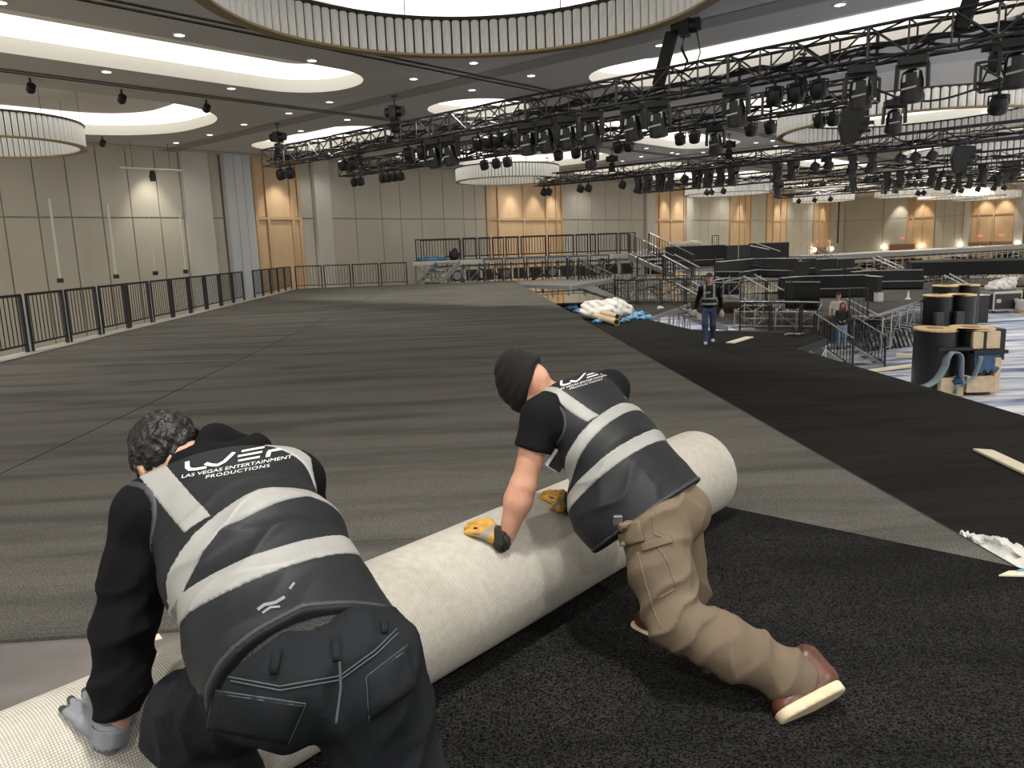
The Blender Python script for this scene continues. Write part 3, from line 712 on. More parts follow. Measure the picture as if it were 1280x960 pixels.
ys=[9.75,11.05,12.42,13.8,15.14,16.5,17.86,19.2,20.56,21.9,23.3,24.7,26.0]
for i in range(len(ys)):
    railing((-7.5,ys[i]),(-7.5,ys[i]+1.26),.004,'black guard rail on the left platform edge, %s from the camera'%nth(i))
    if i in(2,3,4,5,7): 
        o=MB().tube((-7.5,ys[i]-.055,0.0),(-7.5,ys[i]-.055,1.02),.028,8).build('silver_post',M_post); tag(o,'silver round post between %s and %s guard rails on the left edge'%(nth(i-1),nth(i)),'post','silver posts on the left edge')
for i in range(5): railing((-7.5,28.6+i*1.27),(-7.5,28.6+i*1.27+1.22),.004,'black guard rail beyond the bluish column, %s past it'%nth(i))
bx=[-7.3,-6.05,-4.8,-3.55]
for i,x in enumerate(bx): railing((x,34.85),(x+1.18,34.85),.004,'thin guard rail across the far end of the grey carpet, %s from the left'%nth(i))
# ---- upper back platform (z=1) with rails, drape-covered clutter beneath
up=[(-2.15,36.2),(9.3,37.6),(9.3,41.0),(-2.3,40.5)]
deck('rear_platform','far back walkway level behind the rear sofas, same height as the raised platform',[(12.6,54.6),(24,56.),(24,58.),(14.4,57.)],1.05,.18,M_deck,M_alu,legs=False)
deck('upper_stage_platform','raised back platform above the far end of the grey carpet',up,1.0,.18,M_deck,M_alu,legz=-1.,step=1.6)
def lerp2(a,b,t): return (a[0]+(b[0]-a[0])*t,a[1]+(b[1]-a[1])*t)
A_,B_=(-2.1,36.35),(8.8,37.65)
cuts=[0,.20,.27,.33,.455,.575,.70,.80,.90,.985]
for i in range(len(cuts)-1):
    railing(lerp2(A_,B_,cuts[i]+.006),lerp2(A_,B_,cuts[i+1]-.004),1.0,'guard rail on the front of the raised back platform, %s from the left'%nth(i),h=1.0)
for i in range(5): railing((-2.0+i*2.2,40.3),(-2.0+i*2.2+2.1,40.3),1.0,'thin guard rail on the rear of the raised back platform, %s from the left'%nth(i),light=False,nb=14)
for i in range(8): railing((-1.2+0*i+ .3+i*.98 -.0,35.45),(-.9+i*.98+.9,35.45),.0,'guard rail below the raised back platform, %s from the left'%nth(i),h=1.0,gap=.12) if -.9+i*.98>0.2 else None
# scaffold clutter beneath platforms
def scaffold(p,q,z0,z1,label,dep=1.2,step=1.1,seed=1,m=None,junk=True):
    rn=random.Random(seed); p=Vector((p[0],p[1],0)); q=Vector((q[0],q[1],0)); L=(q-p).length; t=thing('scaffold_frame',label,'scaffolding',(p.x,p.y,z0),math.atan2(q.y-p.y,q.x-p.x))
    hh=z1-z0; n=max(1,round(L/step)); b=MB(); b2=MB()
    for y in(0,dep):
        for i in range(n+1):
            MB().tube((L*i/n,y,0),(L*i/n,y,hh),.03,5,caps=False).build('upright',m or M_alud,t) if y==0 and i<60 else b.tube((L*i/n,y,0),(L*i/n,y,hh),.03,5,caps=False)
        for z in(.12,hh-.12): b.tube((0,y,z),(L,y,z),.025,5)
        for i in range(n): b2.tube((L*i/n,y,.12 if i%2 else hh-.12),(L*(i+1)/n,y,hh-.12 if i%2 else .12),.02,5,caps=False)
    for i in range(n+1): b.tube((L*i/n,0,hh-.1),(L*i/n,dep,hh-.1),.02,5); 
    b.build('crossbars',m or M_alud,t); b2.build('diagonals',M_alud,t)
    if junk:
        c=MB(); 
        for k in range(min(60,int(L*1.6))):
            x=rn.uniform(0,L); z=rn.uniform(.5,.85)*hh; pts=[(x,rn.uniform(0,dep),z)]
            for j in range(3): pts.append((pts[-1][0]+rn.uniform(-.5,.5),rn.uniform(0,dep),max(.05,z+rn.uniform(-.35,.25))))
            MB().path(pts,rn.uniform(.02,.05),4).build('hanging_cable',M_blk,t)
    return t
scaffold((-1.2,36.6),(9.2,37.9),-.95,.8,'grey frame legs and cables under the raised back platform',dep=2.,step=.8,seed=3)
for i in range(12):
    x,y=lerp2((-.2,36.45),(8.2,37.4),i/11.); t=thing('speaker_cabinet','black speaker cabinet under the raised back platform, %s from the left'%nth(i),'speaker',(x,y+.5,.26),random.uniform(-.1,.3),'black speaker cabinets under the raised platform')
    MB().cbox((0,0,.0),.55,.45,.52).build('cabinet',mat('speaker_black',(.035,.035,.04),.4),t,bevel=.02); MB().lathe((0,-.235,0),[(0,.0),(.16,0),(.19,.02)],14,axis=(0,-1,0)).build('cone',M_alud if i%3==0 else M_blk,t)
    MB().cbox((.2,-.24,.16),.06,.02,.16).build('badge',mat('red_tag',(.5,.03,.06),.5) if i==5 else M_alud,t)
# ---- stairs
def stairs(p0,p1,z0,z1,w,n,label,rails=True,m=None,gl=False,side=1,wheels=False,rh=.95):
    """p0 = top centre, p1 = bottom centre"""
    p=Vector((p0[0],p0[1],0)); q=Vector((p1[0],p1[1],0)); L=(q-p).length; t=thing('stage_stairs',label,'stairs',(p.x,p.y,z1),math.atan2(q.y-p.y,q.x-p.x)); hh=z0-z1; m=m or M_alu
    for s in(-1,1):
        y=s*w/2; b=MB(); b.add([(0,y-.03,hh),(L,y-.03,.12),(L,y-.03,0),(L-.15,y-.03,0),(0,y-.03,hh-.28),(0,y+.03,hh),(L,y+.03,.12),(L,y+.03,0),(L-.15,y+.03,0),(0,y+.03,hh-.28)],
            [(0,1,2,3,4),(9,8,7,6,5),(0,5,6,1),(1,6,7,2),(2,7,8,3),(3,8,9,4),(4,9,5,0)]); b.build('stringer',m,t)
        if rails:
            mm=M_alud if gl else M_blk; b=MB(); k=max(4,int(L/.16))
            for i in range(1,k): b.tube((L*i/k,y,hh*(1-i/k)+.12),(L*i/k,y,hh*(1-i/k)+rh),.018,4,caps=False)
            b.build('upright_bars',mm,t)
            MB().tube((0,y,hh+rh),(L,y,rh),.024,6).build('handrail',M_alud,t); MB().tube((0,y,hh+.12),(L,y,.12),.018,6).build('lower_rail',mm,t)
            for x in(.02,L-.02): MB().cbox((x,y,hh*(1-x/L)+rh/2),.05,.05,rh).build('post',mm,t)
    for i in range(n):
        x=L*(i+.5)/n; z=hh*(1-(i+.7)/n); MB().cbox((x,0,max(.04,z)),L/n*.8,w-.08,.05).build('tread',m,t)
    if wheels:
        for s in(-1,1): MB().lathe((L-.35,s*(w/2+.07),.13),[(0,-.03),(.12,-.03),(.13,0),(.12,.03),(0,.03)],12,axis=(0,1,0)).build('wheel',M_blkm,t)
    return t
P=lambda x,y,z: tuple(gz(x,y,z)[:2])
# small black steps up to the raised platform at far left-centre
t=stairs((-.55,35.95),(-1.45,35.0-.25),1.0,0.02,1.3,5,'small steps with silver treads climbing to the raised back platform',rails=False,m=M_alud)
# flight from the silver landing down to the grey platform
stairs(P(716,350,-.0),P(778,378,-1.1),-.0,-1.1,1.3,6,'silver stairs with black handrails behind the heap of white plastic',gl=False)
stairs((8.6,37.0),(10.2,34.9),1.0,-.1,1.5,6,'pale stairs with handrails coming down from the raised back platform')
# stairs behind the walking man
pt=gz(852,384,-1.12); pb=gz(899,411,-2.1)
stairs(pt,pb,-1.12,-2.1,1.3,6,'silver stairs just behind the man walking in the vest',rails=False)
# stairs with the two people
pt=gz(1036,427,-2.2+.0); pb=gz(1086,461,-2.88)
ST0,ST1=pt,pb
stairs(pt,pb,-2.2,-2.88,1.25,5,'rolling silver stairs with black handrails where the couple stands',wheels=True,rh=1.05)
# other mid stairs (diagonal silver handrails in front of the sofas)
def hrail(x0,y0,x1,y1,d0,d1,label,drop=.9):
    a=Vector(gd(x0,y0,d0)); b_=Vector(gd(x1,y1,d1)); t=thing('stair_handrail',label,'railing',a); r=b_-a
    MB().tube((0,0,0),r,.03,6).build('handrail',M_alu,t); n=max(4,int(r.length/.2)); b=MB()
    for i in range(n+1): q=r*(i/n); b.tube(q,(q.x,q.y,q.z-drop),.012,4,caps=False)
    b.build('upright_bars',M_blk,t); MB().tube((0,0,-drop),(r.x,r.y,r.z-drop),.02,5).build('lower_rail',M_blk,t)
for i,a in enumerate(((828,319,860,336,31,30.5,'in front of the left black sofa'),(843,318,874,334,32,31.5,'second one before the left black sofa'),(847,355,871,368,29.5,29,'left of the walking man'),
    (867,353,880,361,30.5,30,'just behind the walking man'),(929,345,965,365,29.5,29,'right of the walking man'),(943,343,977,362,30.5,30,'second right of the walking man'),
    (1058,373,1100,395,27.5,27,'right of the couple on the stairs'),(1062,383,1085,398,27,26.6,'lowest one beside the couple'),(958,-8+360,980,363,30.4,30,'beside the curved sofa centre'))):
    hrail(*a[:6],'sloping silver handrail with black bars '+a[6])
# guard rails by pixel of their feet on a known level
def prail(x0,y0,x1,y1,z,label,h=1.05,**k):
    a=gz(x0,y0,z); b=gz(x1,y1,z); railing(a,b,z,label,h=h,**k)
for i,(x0,y0,x1,y1,z) in enumerate(((768,381,796,380.6,-1.1),(797,380.6,826,380.2,-1.1),(827,380.2,856,380,-1.1),(857,380,884,380.5,-1.1))):
    prail(x0,y0,x1,y1,z,'dark guard rail on the small grey platform, %s from the left'%nth(i),gap=.08)
t=None
for i,(x0,y0,x1,y1,z) in enumerate(((924,413,962,414,-2.0),(963,414,1000,415,-2.),(1001,415,1022,416,-2.))):
    prail(x0,y0,x1,y1,z,'long guard rail with silver top behind the black carpet, %s from the left'%nth(i),h=1.1)
    a=gz(x0,y0,z); b=gz(x1,y1,z); MBt=MB().tube((a[0],a[1]-.03,z+1.13),(b[0],b[1]-.03,z+1.13),.022,6).build('silver_top_pipe',M_alu); tag(MBt,'silver pipe along the top of the long guard rail behind black carpet, %s length'%nth(i),'pipe')
for i,(x0,y0,x1,y1,z) in enumerate(((796,347,830,347,-.1),(831,347,865,347,-.1),(866,347,894,347,-.1))):
    prail(x0,y0,x1,y1,z,'guard rail in front of the left sofas, %s from the left'%nth(i),h=.95,gap=.08)
for i,(x0,y0,x1,y1,z) in enumerate(((925,381,957,381,-1.1),(958,381,990,381,-1.1),(1060,396,1085,396,-1.2))):
    prail(x0,y0,x1,y1,z,'guard rail round the lower sofa terrace, %s from the left'%nth(i),h=.95,gap=.08)
scaffold(gz(768,379.,-1.1),gz(925,380,-1.1),-1.1,-.1,'jumble of grey frames and cables behind the dark guard rails',dep=3.5,step=.7,seed=5)
scaffold(gz(918,411,-2.),gz(1022,412,-2.),-2.,-1.2,'pale frame legs behind the long silver topped guard rail',dep=3.,step=.8,seed=8,m=M_alu,junk=False)
scaffold(gz(800,346,-.1),gz(890,346,-.1)+A3(0,.3,0),-1.,-.15,'frames under the left sofa terrace',dep=2.,step=.7,seed=9)
deck('walkway_platform','grey walkway level behind the long guard rail',[tuple(gz(905,409,-2.)[:2]),tuple(gz(1026,413,-2.1)[:2]),tuple(gz(1030,427,-2.1)[:2]),(10.5,24.5),(10.4,22.6)],-2.12,.12,M_cfar,M_alu,legs=False)
# ---- terraces for the sofas
deck('sofa_terrace','lowest grey carpeted terrace with black sofas and silver front edge',[P(990,386,-1.35),P(1052,393,-1.35),P(1099,391.5,-1.35),P(1152,374.5,-1.35),P(1185,360,-1.35),(27,42),(14,40.)],-1.355,.10,M_cfar,M_alud,step=1.6,brace=False,legs=False)
deck('sofa_terrace','middle grey carpeted terrace carrying the long curved sofa',[P(893,355,-.75),P(925,352,-.75),P(1003,353.5,-.75),P(1075,348,-.75),(26,49),(13,48.5)],-.755,.14,M_cfar,M_alud,legs=False)
deck('sofa_terrace','upper terrace under the tallest black sofas',[P(828,338,-.25),P(905,335.5,-.25),P(990,333.,-.25),(26,57),(14,55)],-.255,.14,M_cfar,M_alud,legs=False)
scaffold(A3(*P(1099,391.5,-1.35),0)+A3(.2,.1,0),A3(*P(1152,374.5,-1.35),0),-2.85,-1.5,'silver braced legs under the lowest sofa terrace',dep=1.,step=1.2,seed=11,m=M_alu,junk=False)
# ---- sofas
M_sofa=mat('black_leatherette',(.016,.0165,.018),.6,bump=.1,bscale=20,spec=.3); M_pipe=mat('grey_piping',(.33,.33,.32),.5); M_skirt=mat('pleated_skirt',(.012,.012,.013),.8)
def sofa(label,pts,z,h=.88,depth=.75,seat=.42,inner=-1,end_block=True,low=False):
    """pts: line of the backrest foot, seat on the inner side (towards the camera = -normal)"""
    c=Vector((pts[0][0],pts[0][1],z)); t=thing('curved_sofa' if len(pts)>2 else 'black_sofa',label,'sofa',c); V_=[Vector((p[0],p[1],z))-c for p in pts]
    def strip(name,o0,o1,z0,z1,m,bev=.0):
        k=len(V_); vs=[]
        for i in range(k):
            d=V_[min(i+1,k-1)]-V_[max(i-1,0)]; d.normalize(); nn=Vector((d.y,-d.x,0))
            vs+=[V_[i]+nn*o0+Vector((0,0,z0)),V_[i]+nn*o1+Vector((0,0,z0)),V_[i]+nn*o1+Vector((0,0,z1)),V_[i]+nn*o0+Vector((0,0,z1))]
        fs=[(4*i+j,4*i+(j+1)%4,4*i+4+(j+1)%4,4*i+4+j) for i in range(k-1) for j in range(4)]+[(3,2,1,0),(4*k-4,4*k-3,4*k-2,4*k-1)]
        return MB().add(vs,fs).build(name,m,t,bevel=bev)
    strip('backrest',0,.2,.0,h,M_sofa,.03); strip('seat',.2,depth,.08,seat,M_sofa,.03); strip('top_piping',.0,.215,h,h+.025,M_pipe); strip('seat_piping',depth,depth+.03,seat-.01,seat+.03,M_pipe)
    strip('plinth',.2,depth-.1,0,.08,M_blkm)
    return t
def spts(pxs,z,sub=5):
    c=[Vector(gz(x,y,z)) for x,y in pxs]; 
    if len(c)<3: return [(p.x,p.y) for p in c]
    out=[]
    for i in range(len(c)-1):
        p0=c[max(i-1,0)];p1=c[i];p2=c[i+1];p3=c[min(i+2,len(c)-1)]
        for j in range(sub):
            s=j/sub; q=.5*((2*p1)+(p2-p0)*s+(2*p0-5*p1+4*p2-p3)*s*s+(3*p1-3*p2+p3-p0)*s**3); out.append((q.x,q.y))
    out.append((c[-1].x,c[-1].y)); return out
sofa('black sofa at far left of the terraces, behind two sloping silver handrails',spts([(832,334),(862,333),(904,331)],-.25,5),-.25,h=1.38)
t=thing('black_sofa','tall plain black sofa block between the two rear sofas','sofa',gz(921,333,-.25)); MB().cbox((0,0,.68),1.5,.5,1.36).build('back_panel',M_sofa,t,bevel=.03)
MB().cbox((0,-.26,.68),.03,.03,1.32).build('seam',M_pipe,t)
sofa('black straight sofa with grey piping at the top, below a far stair rail',spts([(936,331),(986,330)],-.25,2),-.25,h=1.42)
sofa('long curved black sofa right of the walking man, middle terrace',spts([(893,352),(915,349),(945,345.5),(999,347)],-.75,6),-.75,h=1.05)
sofa('short black sofa with rounded side on the middle terrace, left of its pair',spts([(1001,344),(1018,343)],-.75),-.75,h=.95)
sofa('short black sofa in the middle of the terraces, centre of the small group',spts([(1019,347),(1044,346)],-.75),-.75,h=1.0)
sofa('short black sofa at the right of the small group, below the far stair rail',spts([(1046,345),(1065,344)],-.75),-.75,h=.95)
sofa('big curved black sofa behind the couple on the stairs',spts([(972,374),(1000,371.5),(1030,371),(1084,370)],-1.35,6),-1.35,h=.98)
sofa('curved black sofa at right on the lowest terrace, left of the wooden topped shells',spts([(1062,363),(1080,361.5),(1110,361),(1152,360.5)],-1.35,5),-1.35,h=.95)
def block(x,y,z,sx,sy,sz,label,name,mats,cat):
    t=thing(name,label,cat,gz(x,y,z)); MB().cbox((0,0,sz/2),sx,sy,sz).build('body',mats[0],t,bevel=.02); MB().cbox((0,0,sz+.012),sx+.04,sy+.04,.024).build('rim',mats[1],t); return t
block(1091,376,-1.35,.28,.9,1.05,'narrow black upright panel ending the big curved sofa','end_panel',(M_sofa,M_pipe),'panel')
block(1001.5,350,-.75,.5,.6,.95,'narrow black upright panel ending the long curved sofa','end_panel',(M_sofa,M_blkm),'panel')
def skirt(x0,y0,x1,y1,z,h,label):
    a=Vector(gz(x0,y0,z)); b=Vector(gz(x1,y1,z)); t=thing('pleated_skirt',label,'drape',a); L=(b-a); n=int(L.length/.06); vs=[];fs=[]
    nn=Vector((-L.y,L.x,0)).normalized()
    for i in range(n+1):
        p=L*(i/n)+nn*(.03*math.sin(i*1.9)); vs+=[(p.x,p.y,0),(p.x,p.y,h)]
        if i<n: fs.append((2*i,2*i+2,2*i+3,2*i+1))
    o=MB().add(vs,fs).build('pleats',M_skirt,t,smooth=True); s=o.modifiers.new('s','SOLIDIFY'); s.thickness=.02
    MB().tube((0,0,h),(L.x,L.y,h),.03,6).build('top_rail',M_pipe,t)
skirt(806,343,830,343,-.1,1.05,'black pleated skirt at the left end of the rear sofas')
skirt(893,368,924,368.5,-1.,1.05,'black pleated skirt below the long curved sofa, beside the walking man')
skirt(981,386,1024,387,-1.35,1.08,'black pleated skirt below the big curved sofa, left of the couple')
# white speaker-like boxes on terraces
o=block(1098,377,-1.35,.28,.3,.42,'small white box at the end of the big curved sofa','white_box',(mat('white_plastic',(.6,.6,.58),.5),M_blk),'box')
t=thing('small_cone','tiny white cone standing on the lowest terrace','cone',gz(1135,374,-1.35)); MB().lathe((0,0,0),[(.12,0),(.11,.03),(.06,.05),(.02,.36),(0,.37)],12).build('cone_body',mat('white_plastic2',(.75,.75,.72),.5),t,smooth=2)
# far rails on terraces
for i,(a) in enumerate(((938,307,962,312,40,41,'above the rear sofas'),(945,304,975,314,41,42,'second above the rear sofas'),(1009,309,1040,322,44,45,'beyond the small sofas'),(1021,308,1044,321,45,46,'second beyond the small sofas'),
    (1090,322,1122,336,44,43,'left of the black runway'),(1096,320,1130,335,45,44,'second left of the black runway'),(1180,344,1208,358,38,37,'behind the wooden topped shells'),(1187,342,1214,357,39,38,'second behind the wooden topped shells'))):
    hrail(*a[:6],'distant sloping stair rail '+a[6],drop=.95)
prail(890,309,898,309,1.,'single narrow gate-like rail frame standing far behind the sofas',h=.8,nb=3)
# white bundle on the raised platform
# ---- long far platform with silver edge, clutter beneath
a=gd(1036,322,50); v0=(a[1]-a[0])*R2; u0=(a[0]+a[1])*R2
def far_slab(name,label,x0,y0,d0,x1,y1,d1,z,th,wid,m,cat):
    a=gz(x0,y0,z) if d0 is None else gd(x0,y0,d0); b=gz(x1,y1,z) if d1 is None else gd(x1,y1,d1)
    t=thing(name,label,cat,(a[0],a[1],z)); L=Vector((b[0]-a[0],b[1]-a[1],0)); nn=Vector((-L.y,L.x,0)).normalized()*wid
    vs=[(0,0,-th),L-Vector((0,0,th)),L+nn-Vector((0,0,th)),nn-Vector((0,0,th)),(0,0,0),L,L+nn,nn]
    MB().add(vs,[(0,3,2,1),(4,5,6,7),(0,1,5,4),(1,2,6,5),(2,3,7,6),(3,0,4,7)]).build('deck_panel',m,t); return t,a,b
t,a,b=far_slab('far_stage_platform','long distant platform edge with silver rim across the right side',1034,319.5,48,1400,303,66,a[2]*0+.05,.28,3.,M_alud,'stage platform')
t.location.z=float(gd(1034,319.5,48)[2])
zf=float(t.location.z)
scaffold(a+A3(.3,.4,0),b+A3(-.2,.3,0),-1.9,zf-.3,'dense jumble of silver frames and black gear under the distant platform',dep=3.,step=.75,seed=21,m=M_alu)
rn=random.Random(4)
for i in range(14):
    q=a+(b-a)*((i+.5)/14.)+A3(.2,.9,0); c=[(.02,.02,.025),(.04,.06,.14),(.30,.29,.27),(.02,.02,.02),(.12,.05,.03)][i%5]
    t=thing('equipment_crate','dark equipment crate under the distant platform, %s from the left'%nth(i),'crate',(q[0],q[1],-1.9),rn.uniform(-.3,.3),'equipment crates under the distant platform')
    w_=rn.uniform(.8,1.6); h_=rn.uniform(.7,1.3); MB().cbox((0,0,h_/2),w_,.8,h_).build('case_body',mat('crate_%d'%(i%5),c,.5),t,bevel=.03); MB().cbox((0,-.41,h_/2),w_+.02,.03,.06).build('case_band',M_alud,t)
t,a,b=far_slab('black_runway','thick black runway slab crossing in front of the distant platform at right',1140,334,44,1420,326,40,-.5,.75,4.5,mat('runway_black',(.006,.006,.007),.9),'stage platform')
t.location.z=float(gd(1150,328,44)[2])
scaffold(gz(1160,349,-1.6),gz(1290,347,-1.6),-2.9,float(t.location.z)-.8,'dark frame legs under the black runway',dep=2.5,step=.9,seed=31)
b=MB(); b.prism([P(1095,357,-1.9),P(1290,357,-1.9),P(1290,347,-1.9),P(1120,347,-1.9)],-2.0,-1.9); o=tag(b.build('grey_walkway',M_cfar),'grey walkway strip in front of the black runway legs','stage platform')
# ================================================================ GROUND-LEVEL THINGS
def plastic_mat():
    m=bpy.data.materials.new('plastic_sheeting'); m.use_nodes=True; nt=m.node_tree; N=nt.nodes; L=nt.links; b=N['Principled BSDF']; b.inputs['Roughness'].default_value=.32
    tc=N.new('ShaderNodeTexCoord'); mp=N.new('ShaderNodeMapping'); mp.inputs['Rotation'].default_value=(0,0,.12); mp.inputs['Scale'].default_value=(.16,1.1,1); L.new(tc.outputs['Object'],mp.inputs[0])
    n=N.new('ShaderNodeTexNoise'); n.inputs['Scale'].default_value=1.5; n.inputs['Detail'].default_value=6; n.inputs['Distortion'].default_value=1.2; L.new(mp.outputs[0],n.inputs['Vector'])
    r=N.new('ShaderNodeValToRGB'); e=r.color_ramp.elements; e[0].position=.34; e[0].color=(.03,.06,.17,1); e[1].position=.60; e[1].color=(.66,.67,.70,1)
    x=e.new(.42); x.color=(.17,.22,.38,1); x=e.new(.50); x.color=(.42,.45,.53,1); L.new(n.outputs['Fac'],r.inputs[0]); L.new(r.outputs[0],b.inputs['Base Color'])
    bp=N.new('ShaderNodeBump'); bp.inputs['Strength'].default_value=.6; bp.inputs['Distance'].default_value=.08; L.new(n.outputs['Fac'],bp.inputs['Height']); L.new(bp.outputs[0],b.inputs['Normal'])
    return m
M_plas=plastic_mat()
def wavy_sheet(x0,x1,y0,y1,z,nx,ny,amp,name,m,label):
    vs=[];fs=[]
    for i in range(nx+1):
        for j in range(ny+1):
            x=x0+(x1-x0)*i/nx; y=y0+(y1-y0)*j/ny
            vs.append((x,y,z+amp*(math.sin(y*3.1+.5*math.sin(x*.8))*.5+.5*math.sin(y*7.3+x*.6)+.6*abs(math.sin(x*.35+y*1.9)))))
            if i<nx and j<ny: a=i*(ny+1)+j; fs.append((a,a+ny+1,a+ny+2,a+1))
    o=MB().add(vs,fs).build(name,m,smooth=True); return tag(o,label,'plastic sheet')
wavy_sheet(8.0,34.,6.,45.,ZF+.03,80,220,.018,'plastic_sheeting',M_plas,'crinkled translucent bluish plastic sheeting covering the low hall floor at right')
M_ply=mat('plywood',(.62,.44,.22),.6,var=.18,vscale=4,stretch=(1,6,1)); M_shell=mat('black_shell',(.008,.009,.010),.38); M_raw=mat('raw_foam',(.55,.43,.28),.8,var=.1,vscale=6)
M_lblue=mat('blue_fabric',(.02,.07,.16),.6); M_lgrey=mat('grey_fabric_back',(.22,.27,.29),.8)
def lobes(cx,r,ry,n=26):
    pts=[]
    for s in(1,-1):
        a0=math.acos(min(1,cx/r))*.72
        for i in range(n):
            t=-math.pi+a0+(2*math.pi-2*a0)*i/(n-1)
            pts.append((s*(cx+r*math.cos(t)), s*(ry*math.sin(t))))
    return pts
def shell(px,py,label,wd=1.95,h=1.76,rz=.0,extras=True,blocks=False):
    p=gz(px,py,ZF+.03); t=thing('wood_topped_shell',label,'furniture shell',p,rz); r=wd/4*1.04; out=lobes(wd/4*.97,r,r*1.35)
    MB().prism(out,0,h-.03).build('black_skin',M_shell,t,smooth=2)
    ply=MB(); n=len(out); o2=[(x*1.02,y*1.02) for x,y in out]; ply.prism(o2,h-.03,h+.015); ply.build('plywood_top',M_ply,t)
    for cx in(-wd/4,wd/4): MB().prism([(cx+.2*math.cos(a*math.pi/10)+.0,.28*math.sin(a*math.pi/10)+.05) for a in range(20)],h+.016,h+.024).build('cut_out',mat('plywood_dark',(.30,.19,.09),.7),t)
    if blocks:
        for x in(-wd/2+.17,.02): MB().cbox((x,-r*1.35-.02,.55),.34,.25,1.05).build('front_block',mat('block_grey',(.035,.035,.04),.6),t,bevel=.03)
    if extras:
        MB().cbox((wd/2-.45,-r*1.22,h-.27),.72,.12,.46).build('raw_patch',M_raw,t,bevel=.02)
        MB().cbox((-wd/2+.62,-r*1.05,.27),.62,.5,.5).build('raw_patch',M_raw,t,bevel=.02); MB().cbox((wd/2-.55,-r*1.05,.32),.8,.5,.44).build('raw_patch',M_raw,t,bevel=.02)
        MB().cbox((wd/2-.17,-r*1.07,.55),.16,.5,.95).build('raw_patch',M_raw,t,bevel=.02)
        # peeled off covers: ribbons hanging off the front
        def ribbon(pts,y0,wid,m,th=.03):
            k=len(pts); vs=[];fs=[]
            for x,z in pts: vs+=[(x,y0-.05-wid,z),(x,y0,z)]
            fs=[(2*i,2*i+1,2*i+3,2*i+2) for i in range(k-1)]
            o=MB().add(vs,fs).build('peeled_cover',m,t,smooth=True); s=o.modifiers.new('s','SOLIDIFY'); s.thickness=th; return o
        def arc(p0,p1,p2,n=8): return [tuple((1-s)**2*A3(*p0)+2*s*(1-s)*A3(*p1)+s*s*A3(*p2)) for s in [i/n for i in range(n+1)]]
        ribbon(arc((-1.15,.30),(-.75,.35),(-.58,.9))+arc((-.58,.9),(-.55,1.22),(-.38,1.22))+arc((-.38,1.22),(-.2,1.2),(-.22,.9))+[(-.2,.5),(-.16,.3)],-r*1.3,.28,M_lgrey)
        ribbon(arc((.3,1.1),(.2,.7),(.15,.55))+arc((.15,.55),(0,.42),(-.3,.35))+[(-.33,.1)],-r*1.3,.22,M_lgrey)
        for x in(.35,.55,.75): MB().add([(x-.12,-r*1.3-.02,1.12),(x+.12,-r*1.3-.05,1.14),(x+.13,-r*1.3-.12,.78),(x-.02,-r*1.3-.18,.62),(x-.14,-r*1.3-.1,.8)],[(0,1,2,3,4)]).build('blue_lining',M_lblue,t)
        MB().lathe((-.18,-r*1.3-.1,.38),[(.16,-.02),(.2,.06),(.12,.15),(0,.18)],10).build('blue_lining',M_lblue,t,smooth=True)
        MB().cbox((-.3,-r*1.28,1.28),.9,.22,.09).build('ledge',M_shell,t,bevel=.01); MB().cbox((.62,-r*1.28,1.18),.9,.22,.09).build('ledge',M_shell,t,bevel=.01)
        MB().cbox((wd/2+.12,.1,h-.45),.3,.8,.85).build('side_box',M_shell,t,bevel=.02)
    return t
shell(1187,489,'wooden topped black shell nearest the carpet edge, with peeled blue and grey covers',rz=-.1)
shell(1184,419,'middle wooden topped black shell with two small front blocks',rz=-.05,extras=False,blocks=True,wd=2.0,h=1.72)
shell(1192,405,'rear wooden topped black shell, mostly hidden by the middle one',rz=-.05,extras=False,wd=2.0,h=1.85)
block(1222,404,ZF,.6,.6,1.35,'black box with white edges right of the middle wooden topped shell','edge_box',(M_shell,mat('white_edge',(.7,.7,.7),.4)),'box')
def road_case(px,py,sx,sy,sz,label,rz=0.,z=ZF+.05):
    p=gz(px,py,z); t=thing('road_case',label,'road case',p,rz); MB().cbox((0,0,.16+sz/2),sx,sy,sz).build('case_body',mat('case_laminate',(.02,.02,.022),.4),t,bevel=.01)
    b=MB(); c=[(i*sx/2,j*sy/2) for i in(-1,1) for j in(-1,1)]
    for x,y in c: b.cbox((x,y,.16+sz/2),.07,.07,sz+.02)
    for z in(.16,.16+sz*.93,.16+sz):
        for y in(-sy/2,sy/2): b.cbox((0,y,z),sx+.04,.06,.07)
        for x in(-sx/2,sx/2): b.cbox((x,0,z),.06,sy+.04,.07)
    b.build('metal_edging',M_alu,t)
    for x in(-.32*sx,.32*sx): MB().cbox((x,-sy/2-.015,.16+sz*.5),.26,.03,.2).build('handle_plate',M_alu,t,bevel=.01)
    for x,y in c: MB().lathe((x*.85,y*.8,.08),[(0,-.03),(.075,-.03),(.08,0),(.075,.03),(0,.03)],10,axis=(0,1,0)).build('wheel',M_blkm,t)
    return t
rc=road_case(1250,390,1.62,.9,.95,'black road case with silver edging and handles, wrapped pile on top',rz=.08)
road_case(1300,378,1.6,.9,.6,'low case partly cut off at the right edge behind the pallet',rz=.0)
